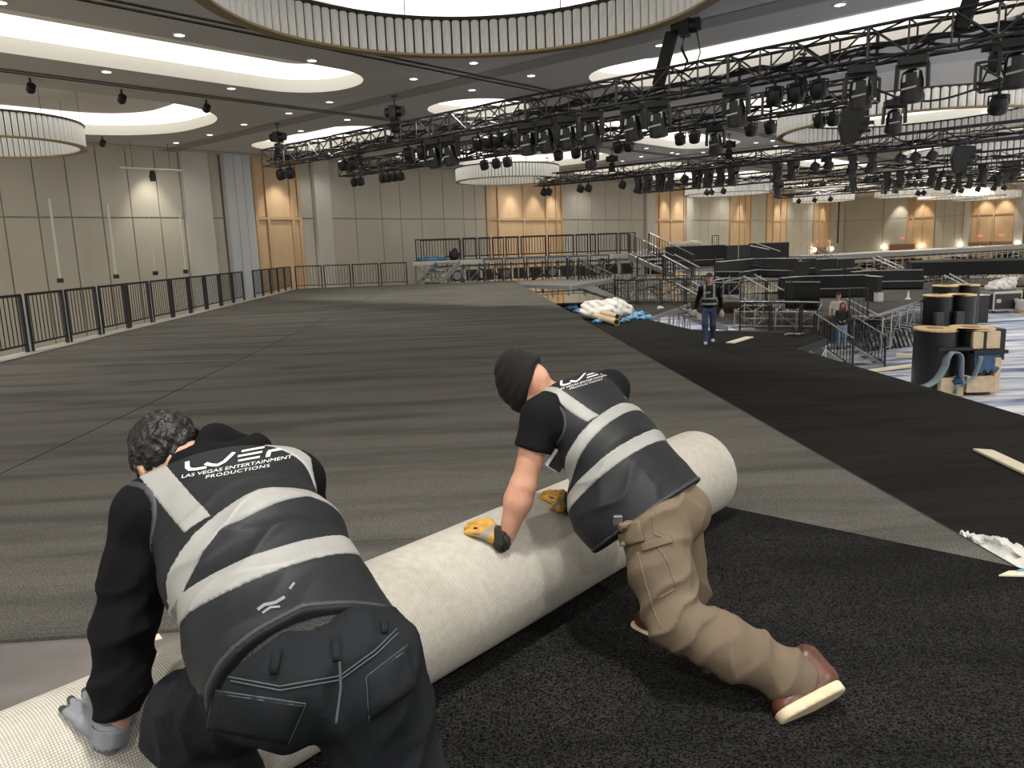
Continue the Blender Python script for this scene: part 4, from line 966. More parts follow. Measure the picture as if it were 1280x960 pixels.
# clear plastic bag pile on case
def blob(name,label,cat,c,parts,h,m,amp=.03,fr=14,bot=None):
    c=np.asarray(c,float)
    def fn(P):
        Q=P-c; d=None
        for (x,y,z),(a,b_,g) in parts:
            e=ellip(Q,(x,y,z),np.eye(3),(a,b_,g)); d=e if d is None else smin(d,e,.05)
        d=d+amp*(np.sin(Q[:,0]*fr+2*np.sin(Q[:,2]*fr*.7))*np.sin(Q[:,1]*fr*.8+1.7*np.sin(Q[:,0]*fr*.6))+.5*np.sin(Q[:,2]*fr*1.9+Q[:,0]*fr*1.3))
        if bot is not None: d=np.maximum(d,bot-P[:,2])
        return d
    lo=np.min([np.array(p)-np.array(r) for p,r in parts],0)+c-.1; hi=np.max([np.array(p)+np.array(r) for p,r in parts],0)+c+.1
    return tag(net(fn,lo,hi,h,name,m),label,cat)
M_wrap=mat('clear_wrap',(.62,.61,.58),.25,var=.25,vscale=5); M_white=mat('white_bag',(.80,.77,.70),.45,var=.12,vscale=3); M_bluep=mat('blue_plastic',(.15,.42,.72),.3,var=.35,vscale=8)
q=A3(*gz(1250,390,ZF+.05))+A3(0,0,1.2)
blob('plastic_wrap_pile','crumpled clear plastic wrap heaped on the black road case','plastic',q,[((-.2,0,.18),(.6,.35,.35)),((.35,0,.3),(.42,.3,.42)),((-.55,.0,.1),(.35,.3,.22)),((.5,0,.55),(.3,.2,.15))],.045,M_wrap,.05,11,bot=q[2]+.01)
p=gz(1290,391,ZF+.05); t=thing('wood_pallet','light wooden pallet with stacked sheets at the right edge','pallet',p)
for i in range(5): MB().cbox((0,-.5+i*.25,.13),1.3,.12,.03).build('slat',M_ply,t)
for x in(-.55,0,.55): MB().cbox((x,0,.06),.1,1.1,.1).build('runner',M_ply,t)
MB().cbox((0,0,.42),1.2,1.0,.52).build('stacked_sheets',mat('paper_stack',(.55,.52,.46),.7,var=.15,vscale=6,stretch=(.3,.3,14)),t,bevel=.02)
# white bundle on the raised back platform
q=gz(858,309,1.02); blob('white_bundle','long white wrapped bundle lying on the raised back platform','bundle',q,[((-.6,0,.2),(.75,.4,.26)),((.4,0,.24),(.85,.4,.27))],.06,M_white,.02,9,bot=q[2]-.01)
# heap of white plastic, cardboard tubes and blue film near platform corner
q=gz(757,398,-1.08)
blob('white_plastic_heap','big heap of crumpled white plastic at the corner of the lower platform','plastic',q,[((-.35,.2,.3),(.55,.4,.36)),((.35,.2,.33),(.55,.42,.36)),((0,.0,.2),(.9,.4,.25)),((.75,.1,.2),(.3,.3,.28))],.035,M_white,.035,13,bot=q[2]+.0)
M_tube2=mat('cardboard_tube',(.62,.50,.31),.7)
def roll_tube(x0,y0,z0,x1,y1,z1,r,label):
    a=Vector(gz(x0,y0,z0)); b=Vector(gz(x1,y1,z1)); t=thing('cardboard_tube',label,'tube',a); L=b-a; d=L.normalized(); 
    MB().lathe((0,0,0),[(r*.8,.0),(r,0),(r,L.length),(r*.8,L.length),(r*.8,.02)],14,axis=tuple(d),caps=False).build('tube_wall',M_tube2,t,smooth=2); return t
roll_tube(727,390,-.93,771,403,-.98,.11,'front cardboard tube poking out below the white plastic heap')
roll_tube(735,386,-.85,772,396,-.85,.10,'rear cardboard tube pressed against the white plastic heap')
for i,(x,y,s) in enumerate(((714,386,.30),(724,390,.26),(750,403.,.26),(796,394.5,.32),(790,399,.24),(806,399,.28),(780,403,.16))):
    q=gz(x,y,-1.09); rn2=random.Random(i)
    blob('blue_film','crumpled piece of bright blue film near the white plastic heap, %s from the left'%nth((0,1,2,5,4,6,3)[i]),'plastic',q,[((0,0,.04),(s,s*.55,.07)),((s*.5,.05,.07),(s*.45,s*.4,.07)),((-s*.5,-.05,.05),(s*.5,s*.4,.07))],.028,M_bluep,.035,17,bot=q[2]-.005)
q=gz(825,387,-1.08); blob('paper_scrap','tiny white scrap on the small grey platform','scrap',q,[((0,0,.06),(.13,.1,.08))],.03,M_white,.02,20)
# black small debris
q=gz(992,419.5,-1.09); t=thing('cable_scrap','small dark cable scraps on the black carpet near the rolling stairs','cable',q); MB().path([(-.25,0,.03),(-.1,.1,.05),(.1,-.05,.04),(.3,.06,.03)],.025,6).build('cable',M_alud,t,smooth=True)
MB().path([(-.1,-.12,.03),(.1,.1,.06),(.25,-.1,.03)],.02,6).build('cable_end',M_blk,t,smooth=True)
q=gz(541,354.5,.02); t=thing('floor_cable','short dark cable lying at the far end of the grey carpet','cable',q); MB().path([(-.35,0,.02),(-.1,.06,.03),(.1,-.03,.02),(.35,.05,.02)],.03,6).build('cable',M_blkm,t,smooth=True)
# planks on black carpet
M_plank=mat('pale_plank',(.74,.66,.50),.6,var=.05,vscale=3)
def plank(x0,y0,x1,y1,w,label,name='wooden_plank',m=M_plank,z=-1.09,th=.03,taper=0.):
    a=Vector(gz(x0,y0,z)); b=Vector(gz(x1,y1,z)); L=b-a; n=Vector((-L.y,L.x,0)).normalized()*w/2
    return tag(MB().prism([tuple((a-n+L*0)[:2]),tuple((b-n)[:2]),tuple((b+n)[:2]),tuple((a+n+L*taper)[:2])],z,z+th).build(name,m,bevel=.006),label,'plank')
plank(912,429.5,937,422,.22,'short pale plank lying on the black carpet right of the walking man')
plank(1226,563,1330,612,.19,'long pale strip of board on the black carpet at the right edge',taper=.05)
plank(1205,448,1120,446,.2,'pale timber lying on the plastic left of the wooden topped shells',z=ZF+.08,th=.12)
plank(1166,455,1050,470,.2,'second pale timber under the leaning fences',z=ZF+.06,th=.08)
# leaning black fence panels on the floor by the rolling stairs
for i in range(4):
    a=gz(1075+i*11,440-i*1.5,ZF+.05); t=thing('leaning_fence','black fence panel leaning in the stack behind the rolling stairs, %s from the left'%nth(i),'railing',a,.12,'stacked black fence panels'); t.rotation_euler=(math.radians(-42),math.radians(12),.12)
    b=MB()
    for k in range(1,10): b.tube((2.2*k/10,0,.0),(2.2*k/10,0,1.45),.028,5)
    b.build('upright_bars',M_blk if i!=3 else M_alud,t); MB().cbox((1.1,0,1.47),2.24,.06,.06).build('top_rail',M_blk,t); MB().cbox((1.1,0,0.02),2.24,.06,.06).build('bottom_rail',M_blk,t)
# flat white-blue sheets poking out beside rolling stairs
b=MB(); b.prism([P(1000,437,-2.6),P(1024,427,-2.6),P(1052,449,-2.6),P(1040,452,-2.6)],-2.75,-2.7); tag(b.build('plastic_wedge',M_plas),'small wedge of bluish plastic beside the rolling stairs top','plastic sheet')
# crumpled white plastic at right on the drop, with blue and yellow scrap
M_wp=mat('white_film',(.82,.82,.78),.4)
def curl(name,label,pts_px,z,w,m,amp=.05,cat='plastic'):
    pts=[Vector(gz(x,y,z+dz)) for x,y,dz in pts_px]; k=24; path=[]
    for i in range(k+1):
        s=i/k*(len(pts)-1); j=min(int(s),len(pts)-2); path.append(pts[j].lerp(pts[j+1],s-j))
    vs=[];fs=[];W_=7
    for i,p in enumerate(path):
        d=(path[min(i+1,k)]-path[max(i-1,0)]).normalized(); n=Vector((-d.y,d.x,0)).normalized()
        ww=w[0]+(w[1]-w[0])*i/k
        for j in range(W_+1):
            s=j/W_-.5; vs.append(p+n*(s*ww)+Vector((0,0,amp*(math.sin(i*.9+j*1.7)+.6*math.sin(i*2.1-j*1.1))*.5+amp)))
            if i<k and j<W_: a=i*(W_+1)+j; fs.append((a,a+W_+1,a+W_+2,a+1))
    o=MB().add(vs,fs).build(name,m,smooth=True); s=o.modifiers.new('s','SOLIDIFY'); s.thickness=.008; return tag(o,label,cat)
curl('white_film','torn white plastic film lying against the platform edge at the right',[(1204,676,.1),(1226,682,.05),(1250,694,.03),(1296,716,.02)],-1.08,(.12,.42),M_wp)
curl('white_film_tail','thin curling tail of white plastic film beside the torn film at right',[(1232,674,.1),(1250,676,.14),(1268,688,.1),(1296,706,.03)],-1.08,(.07,.10),M_wp,.02)
t=thing('paper_scrap','cream and blue paper scrap on the carpet corner at the right edge','scrap',gz(1268,719,.035)); MB().prism([(-.07,-.0),(.22,-.06),(.25,.0),(-.0,.035)],0,.006).build('cream_sheet',M_plank,t); MB().prism([(.02,.02),(.26,.01),(.27,.05),(.1,.05)],.007,.012).build('blue_sheet',M_bluep,t)
t=tag(MB().prism([tuple(gz(x,y,0)[:2]) for x,y in((183,797),(199,793),(203,799),(187,803))],.001,.004).build('tape_piece',M_plank),'small cream tape piece on the bare grey deck beside the kneeling worker','tape')
# things seen under the left railing on the hall floor
for i,(x,y,sx) in enumerate(((14,428,2.6),(52,424,2.2),(112,404,1.6))):
    p=gz(x,y,ZF); t=thing('timber_stack','low pale timber stack on the floor behind the left railing, %s from left'%nth(i),'timber',p,.5)
    for k in range(4): MB().cbox((0,.0+k*.28-.4,.12),sx,.2,.22).build('board',M_plank,t)
q=A3(*gz(538,327,1.02)); q=A3(-1.35,36.75,1.0)
blob('blue_film_bundle','blue film bundle lying on the raised back platform above the small steps','plastic',q,[((-.3,0,.07),(.5,.25,.12)),((.25,.05,.09),(.5,.22,.13))],.04,M_bluep,.03,15,bot=q[2]-.0)
q=A3(-.28,36.5,1.0); blob('black_bag','round black bag at the top of the small steps','bag',q,[((0,0,.22),(.26,.22,.26)),((.08,0,.45),(.12,.1,.12))],.04,mat('bag_black',(.015,.015,.017),.7),.02,12,bot=q[2])
t=tag(MB().tube(W(92.9,VW-1.2,.6),W(92.9,VW-1.2,ZC-.1),.09,6).build('drop_cable',M_blk),'thin black vertical line hanging in front of the far long wall','cable')
# ================================================================ CARPET ROLL
def roll_mat():
    m=bpy.data.materials.new('carpet_backing'); m.use_nodes=True; nt=m.node_tree; N=nt.nodes; L=nt.links; b=N['Principled BSDF']; b.inputs['Roughness'].default_value=.9; b.inputs['Specular IOR Level'].default_value=.2
    uv=N.new('ShaderNodeUVMap'); sep=N.new('ShaderNodeSeparateXYZ'); L.new(uv.outputs[0],sep.inputs[0])
    def grid(out,f):
        a=N.new('ShaderNodeMath'); a.operation='MULTIPLY'; a.inputs[1].default_value=f; L.new(out,a.inputs[0]); s=N.new('ShaderNodeMath'); s.operation='SINE'; L.new(a.outputs[0],s.inputs[0]); return s.outputs[0]
    gx=grid(sep.outputs[0],2*math.pi/.0068); gy=grid(sep.outputs[1],2*math.pi/.0068)
    mn=N.new('ShaderNodeMath'); mn.operation='MINIMUM'; L.new(gx,mn.inputs[0]); L.new(gy,mn.inputs[1])
    tc=N.new('ShaderNodeTexCoord'); n=N.new('ShaderNodeTexNoise'); n.inputs['Scale'].default_value=35; n.inputs['Detail'].default_value=3; L.new(tc.outputs['Object'],n.inputs['Vector'])
    md=N.new('ShaderNodeMath'); md.operation='MULTIPLY_ADD'; md.inputs[1].default_value=1.2; L.new(n.outputs['Fac'],md.inputs[0]); L.new(mn.outputs[0],md.inputs[2])
    r=N.new('ShaderNodeValToRGB'); e=r.color_ramp.elements; e[0].position=.0; e[0].color=(.34,.32,.27,1); e[1].position=.42; e[1].color=(.66,.635,.565,1); L.new(md.outputs[0],r.inputs[0]); L.new(r.outputs[0],b.inputs['Base Color'])
    bp=N.new('ShaderNodeBump'); bp.inputs['Strength'].default_value=.35; bp.inputs['Distance'].default_value=.003; L.new(mn.outputs[0],bp.inputs['Height']); L.new(bp.outputs[0],b.inputs['Normal'])
    return m
RUv=A3(R2,R2,0); RNv=A3(-R2,R2,0); RR=.232; RAX=RNv*1.94+A3(0,0,RR+.016)
def make_roll():
    t=thing('carpet_roll','thick roll of carpet with white woven backing outwards, pushed by two workers','carpet roll',RNv*1.94,0)
    u0,u1=-.55,3.70; n=96; k=40; vs=[];fs=[];uvs=[]
    for i in range(k+1):
        s=u0+(u1-u0)*i/k
        for j in range(n+1):
            a=2*math.pi*j/n; rr=RR*(1+.006*math.sin(3*a+s*2)+.004*math.sin(s*5+a))
            p=RUv*s+RNv*(rr*math.cos(a))+A3(0,0,RR+.016+rr*math.sin(a)); vs.append(p); uvs.append((s,a*RR))
            if i<k and j<n: q=i*(n+1)+j; fs.append((q,q+n+1,q+n+2,q+1))
    o=MB().add(vs,fs).build('backing',roll_mat(),t,smooth=True); ul=o.data.uv_layers.new(name='uv')
    for lp in o.data.loops: ul.data[lp.index].uv=uvs[lp.vertex_index]
    # spiral ends showing the wound layers
    for s,sg in((u1,1),(u0,-1)):
        b=MB(); m=0
        for c in range(9):
            r0=RR-.003-.024*c; r1=r0-.017
            if r1<.02: break
            vs=[];q=40
            for j in range(q):
                a=2*math.pi*j/q
                for rr,ds in((r0,0),(r1,0)): vs.append(RUv*(s-sg*.004)+RNv*(rr*math.cos(a))+A3(0,0,RR+.016+rr*math.sin(a)))
            b.mi=c%2; b.add(vs,[(2*j,2*j+1,2*((j+1)%q)+1,2*((j+1)%q)) if sg<0 else (2*j+1,2*j,2*((j+1)%q),2*((j+1)%q)+1) for j in range(q)])
        vs=[RUv*(s-sg*.012)+RNv*(RR*.97*math.cos(2*math.pi*j/40))+A3(0,0,RR+.016+RR*.97*math.sin(2*math.pi*j/40)) for j in range(40)]
        b.mi=0; b.add(vs,[tuple(range(40))]); b.build('wound_layers',[M_cdark,mat('backing_edge',(.45,.43,.38),.8)],t)
make_roll()
# ================================================================ PEOPLE
def V3(p): return np.asarray(p,float)
def roll_pt(px,py,extra=0.):
    r=ray(px,py); a=np.array([r@RNv,r[2]]); c=np.array([RAX@RNv,RAX[2]-H]); A=a@a;B=-2*a@c;CC=c@c-(RR+extra)**2; d=max(B*B-4*A*CC,0)
    return CAM+r*((-B-math.sqrt(d))/(2*A))
def roll_dist(P):
    x=P@RNv-RAX@RNv; z=P[:,2]-RAX[2]; return np.sqrt(x*x+z*z)-RR
def cast(fn,px,py,d0=1.,d1=4.,n=700):
    r=ray(px,py); ds=np.linspace(d0,d1,n); P=CAM+r*ds[:,None]; v=fn(P); i=np.argmax(v<0)
    if v[i]>=0: i=int(np.argmin(v)); return P[i]
    a,b=ds[i-1],ds[i]
    for _ in range(14):
        m=(a+b)/2
        if fn((CAM+r*m)[None])[0]<0: b=m
        else: a=m
    return CAM+r*b
def cast_many(fn,pix,d0,d1,off=.003,n=260):
    out=[]; pix=np.asarray(pix,float); R_=FW[None]+RT[None]*((pix[:,:1]-640)/F)+UP[None]*((480-pix[:,1:2])/F)
    ds=np.linspace(d0,d1,n); lo=np.full(len(pix),d0); hi=np.full(len(pix),np.nan); prev=np.full(len(pix),1e9)
    for d in ds:
        v=fn(CAM+R_*d); hit=(v<0)&np.isnan(hi); hi[hit]=d; lo[np.isnan(hi)]=d
    miss=np.isnan(hi); hi[miss]=np.nanmedian(hi)
    for _ in range(12):
        m=(lo+hi)/2; v=fn(CAM+R_*m[:,None]); ins=v<0; hi=np.where(ins&~miss,m,hi); lo=np.where(~ins&~miss,m,lo)
    return CAM+R_*(hi[:,None]-off), miss
def grad(fn,p,e=.004):
    p=V3(p); Q=np.array([p+[e,0,0],p-[e,0,0],p+[0,e,0],p-[0,e,0],p+[0,0,e],p-[0,0,e]]); v=fn(Q); return nrm([v[0]-v[1],v[2]-v[3],v[4]-v[5]])
M_skin=mat('skin',(.58,.30,.20),.5,var=.10,vscale=18,bump=.06,bscale=90)
M_skin1=mat('skin_tan',(.50,.28,.19),.5,var=.08,vscale=18)
M_hair=mat('hair_black',(.008,.008,.008),.45,bump=.9,bscale=70)
M_beanie=mat('knit_black',(.006,.006,.0065),.95,bump=.4,bscale=160)
M_tee=mat('black_tee',(.006,.006,.0075),.9,spec=.2,bump=.15,bscale=120)
M_hood=mat('black_fleece',(.0055,.0055,.006),.95,spec=.15,bump=.2,bscale=150)
M_vest=mat('vest_charcoal',(.0095,.0112,.0135),.55,spec=.3,bump=.08,bscale=180,var=.1,vscale=6)
M_refl=mat('reflective_grey',(.29,.29,.275),.5,var=.06,vscale=12)
M_trim=mat('vest_binding',(.028,.031,.036),.55)
M_print=mat('white_print',(.80,.80,.78),.5)
M_jean=mat('black_denim',(.0072,.0090,.0112),.8,spec=.2,var=.22,vscale=5,bump=.12,bscale=260)
M_tan=mat('tan_canvas',(.140,.104,.068),.85,var=.12,vscale=7,bump=.12,bscale=220)
M_boot=mat('brown_leather',(.085,.028,.014),.4,var=.25,vscale=12); M_sole=mat('crepe_sole',(.66,.54,.36),.7,var=.1,vscale=20)
M_stitch=mat('stitching',(.24,.19,.13),.8); M_jst=mat('denim_stitch',(.06,.07,.08),.8)
def head_sdf(P,c,up,fw,s=1.):
    fr=frame(fw,up); r,f,u=fr; c=V3(c); L=lambda x,y,z: c+(r*x+f*y+u*z)*s
    d=ellip(P,L(0,-.008,.03),fr,np.array([.077,.098,.088])*s)
    d=smin(d,ellip(P,L(0,.022,-.045),fr,np.array([.060,.070,.072])*s),.04*s)
    d=smin(d,ellip(P,L(0,.055,-.088),fr,np.array([.028,.026,.022])*s),.025*s)   # chin
    d=smin(d,cone(P,L(0,.086,.012),L(0,.112,-.026),.010*s,.015*s),.014*s)        # nose
    d=smin(d,ellip(P,L(0,.082,.026),fr,np.array([.05,.014,.012])*s),.016*s)       # brow
    d=smin(d,ellip(P,L(0,.088,-.056),fr,np.array([.024,.010,.008])*s),.008*s)     # lips
    for sx in(-1,1):
        d=smax(d,-ellip(P,L(sx*.030,.096,.006),fr,np.array([.017,.014,.011])*s),.012*s)
        d=smin(d,ellip(P,L(sx*.030,.080,.006),fr,np.array([.013,.012,.011])*s),.004*s)
        e=ellip(P,L(sx*.080,-.004,-.008),fr,np.array([.010,.020,.032])*s); e=smax(e,-ellip(P,L(sx*.090,.0,-.006),fr,np.array([.008,.011,.020])*s),.005*s); d=smin(d,e,.006*s)
    return d
def eyes(t,c,up,fw,s=1.):
    r,f,u=frame(fw,up); 
    for sx in(-1,1):
        p=V3(c)+(r*sx*.030+f*.083+u*.006)*s; b=MB().lathe(p,[(0,-.011*s),(.008*s,-.008*s),(.0115*s,0),(.008*s,.008*s),(0,.011*s)],10,axis=tuple(f)); e=b.build('eye',mat('eye_white',(.75,.72,.68),.3),t,smooth=True)
        MB().lathe(p+f*.0095*s,[(0,.003*s),(.005*s,.0015*s)],10,axis=tuple(f)).build('iris',mat('iris_dark',(.03,.02,.012),.2),e)
def hand_sdf(P,wr,kn,mid,tip,thumb,rp=.020,rf=.0115,grow=0.):
    """wr wrist, kn 4 knuckles, mid 4 mid joints, tip 4 tips, thumb [root, mid, tip]"""
    wr=V3(wr); kn=[V3(k) for k in kn]; d=None
    for k in kn:
        e=cone(P,wr,k,rp*1.1+grow,rp*.82+grow); d=e if d is None else smin(d,e,.016)
    for i in range(4):
        f=rf*(1.0,1.05,1.0,.86)[i]+grow
        e=smin(cone(P,kn[i],V3(mid[i]),f*1.12,f),cone(P,V3(mid[i]),V3(tip[i]),f,f*.82),.004); d=smin(d,e,.006)
    a,b,c=[V3(q) for q in thumb]; e=smin(cone(P,a,b,rf*1.5+grow,rf*1.2+grow),cone(P,b,c,rf*1.2+grow,rf*.95+grow),.005)
    return smin(d,e,.010)
def boot(t,toe,heel,ankle,name_side,M1=M_boot,M2=M_sole,h=.006,w=.048,shaft=.07,fill=True):
    toe=V3(toe); heel=V3(heel); ankle=V3(ankle); f=nrm(toe-heel); up=ankle-heel; up=nrm(up-(up@f)*f); s=np.cross(f,up); L=np.linalg.norm(toe-heel); fr=np.stack([s,f,up])
    C_=lambda x,y,z: heel+s*x+f*y+up*z
    def upper(P):
        d=ellip(P,C_(0,L*.74,.030),fr,(w*1.02,L*.27,.048)); d=smin(d,ellip(P,C_(0,L*.30,.035),fr,(w*.85,L*.30,.055)),.03)
        d=smin(d,cone(P,C_(0,L*.12,.05),C_(0,L*.17,.05+shaft),.042,.047),.03); d=smin(d,cone(P,C_(0,L*.55,.055),C_(0,L*.28,.10),.030,.036),.03)
        return smax(d,-(P-C_(0,0,.012))@up,.004)
    def sole(P):
        q=P-heel; x=q@s; y=q@f; z=q@up; ww=w*(1.08+.10*np.sin(np.clip((y/L-.35)*4,-1.5,1.5)))-.030*np.clip(np.abs(y/L-.5)*2-.62,0,1)**2*2.2
        d=np.abs(x)-ww; d=smax(d,np.abs(y-L*.5)-L*.53,.035); return smax(d,np.abs(z-.004)-.017,.006)
    lo=np.min([toe,heel,ankle],0)-.14; hi=np.max([toe,heel,ankle],0)+.14
    b=net(upper,lo,hi,h,'boot',M1,t); sl=net(sole,lo,hi,h,'sole',M2,b)
    lc=MB()
    for i in range(5):
        y=L*(.36+.07*i); z=.105-.012*i; pts=[C_(x*.026,y+.012*x,z-.012*abs(x)) for x in(-1,-.5,0,.5,1)]; lc.path(pts,.0028,5)
    lc.build('laces',M_stitch,b,smooth=True); return b
def stripe(fn,a,b,hw,lo,hi,name,m,parent,clip=None,off=.0028,h=.0055,nrmv=None):
    """band lying on the surface of fn: slab through a and b, containing the surface normal"""
    a=V3(a); b=V3(b); g=nrm(grad(fn,a)+grad(fn,b)) if nrmv is None else V3(nrmv); n=nrm(np.cross(b-a,g))
    def f(P):
        v=fn(P); d=np.maximum(v-off,-(v+.014)); d=np.maximum(d,np.abs((P-a)@n)-hw)
        if clip is not None: d=np.maximum(d,clip(P))
        return d
    return net(f,lo,hi,h,name,m,parent,relax=0)
def print_on(fn,t,parent,origin,ex,ey,polys,name,m,d0,d1,off=.0035,warp=None):
    """2D outlines (list of quads/tris with verts, faces) laid onto the cloth"""
    vs,fs=polys; pix=[]
    for x,y in vs:
        if warp: x,y=warp(x,y)
        pix.append((origin[0]+ex[0]*x+ey[0]*y,origin[1]+ex[1]*x+ey[1]*y))
    P,miss=cast_many(fn,pix,d0,d1,off); ok=~miss
    fs=[f for f in fs if all(ok[i] for i in f)]
    return MB().add(P,fs).build(name,m,parent)
def stroke2d(pts,w,sub=6):
    """thick polyline as quads"""
    out=[];
    for i in range(len(pts)-1):
        for j in range(sub): 
            s=j/sub; out.append((pts[i][0]+(pts[i+1][0]-pts[i][0])*s,pts[i][1]+(pts[i+1][1]-pts[i][1])*s))
    out.append(pts[-1]); vs=[];fs=[]
    for i,p in enumerate(out):
        a=out[max(i-1,0)]; b=out[min(i+1,len(out)-1)]; dx,dy=b[0]-a[0],b[1]-a[1]; l=math.hypot(dx,dy) or 1; nx,ny=-dy/l*w/2,dx/l*w/2
        vs+=[(p[0]+nx,p[1]+ny),(p[0],p[1]),(p[0]-nx,p[1]-ny)]
        if i: k=3*i; fs+=[(k-3,k-2,k+1,k),(k-2,k-1,k+2,k+1)]
    return vs,fs
def merge(*ps):
    vs=[];fs=[]
    for v,f in ps: o=len(vs); vs+=list(v); fs+=[tuple(i+o for i in q) for q in f]
    return vs,fs
def text2d(s,size,cx,cy,spacing=1.08):
    o=textmesh('tmp',s,size,M_print,spacing=spacing); bm=bmesh.new(); bm.from_mesh(o.data); bmesh.ops.triangulate(bm,faces=bm.faces[:])
    for _ in range(2):
        le=[e for e in bm.edges if e.calc_length()>size*.3]
        if le: bmesh.ops.subdivide_edges(bm,edges=le,cuts=1); bmesh.ops.triangulate(bm,faces=bm.faces[:])
    bm.verts.ensure_lookup_table(); bm.verts.index_update(); vs=[(v.co.x+cx,v.co.y+cy) for v in bm.verts]; fs=[tuple(v.index for v in f.verts) for f in bm.faces]; bm.free(); me=o.data; bpy.data.objects.remove(o); bpy.data.meshes.remove(me); return vs,fs
def logo2d():
    """the vest's back print in a frame 10 wide: bold letters LVEP above two small lines"""
    w=.42
    Lp=stroke2d([(-4.9,1.9),(-4.75,.9),(-4.45,.45),(-3.9,.3),(-2.9,.3)],w,4)
    Vp=stroke2d([(-3.1,1.0),(-2.5,.55),(-1.9,.3),(-1.3,.75),(-.6,2.0)],w,4)
    E1=stroke2d([(.1,1.95),(2.2,1.95)],w*.8); E2=stroke2d([(-.15,1.2),(2.1,1.2)],w*.8); E3=stroke2d([(.0,.42),(2.0,.42)],w*.8)
    Pp=stroke2d([(2.75,.15),(2.75,1.1),(4.3,1.1),(4.75,1.35),(4.75,1.7),(4.3,1.95),(2.75,1.95)],w,4)
    return merge(Lp,Vp,E1,E2,E3,Pp,text2d('LAS VEGAS ENTERTAINMENT',.78,0,-.55,1.0),text2d('PRODUCTIONS',.78,.2,-1.4,1.12))
LOGO=logo2d()
def bbox(*ps,m=.2): 
    a=np.array(ps); return a.min(0)-m,a.max(0)+m
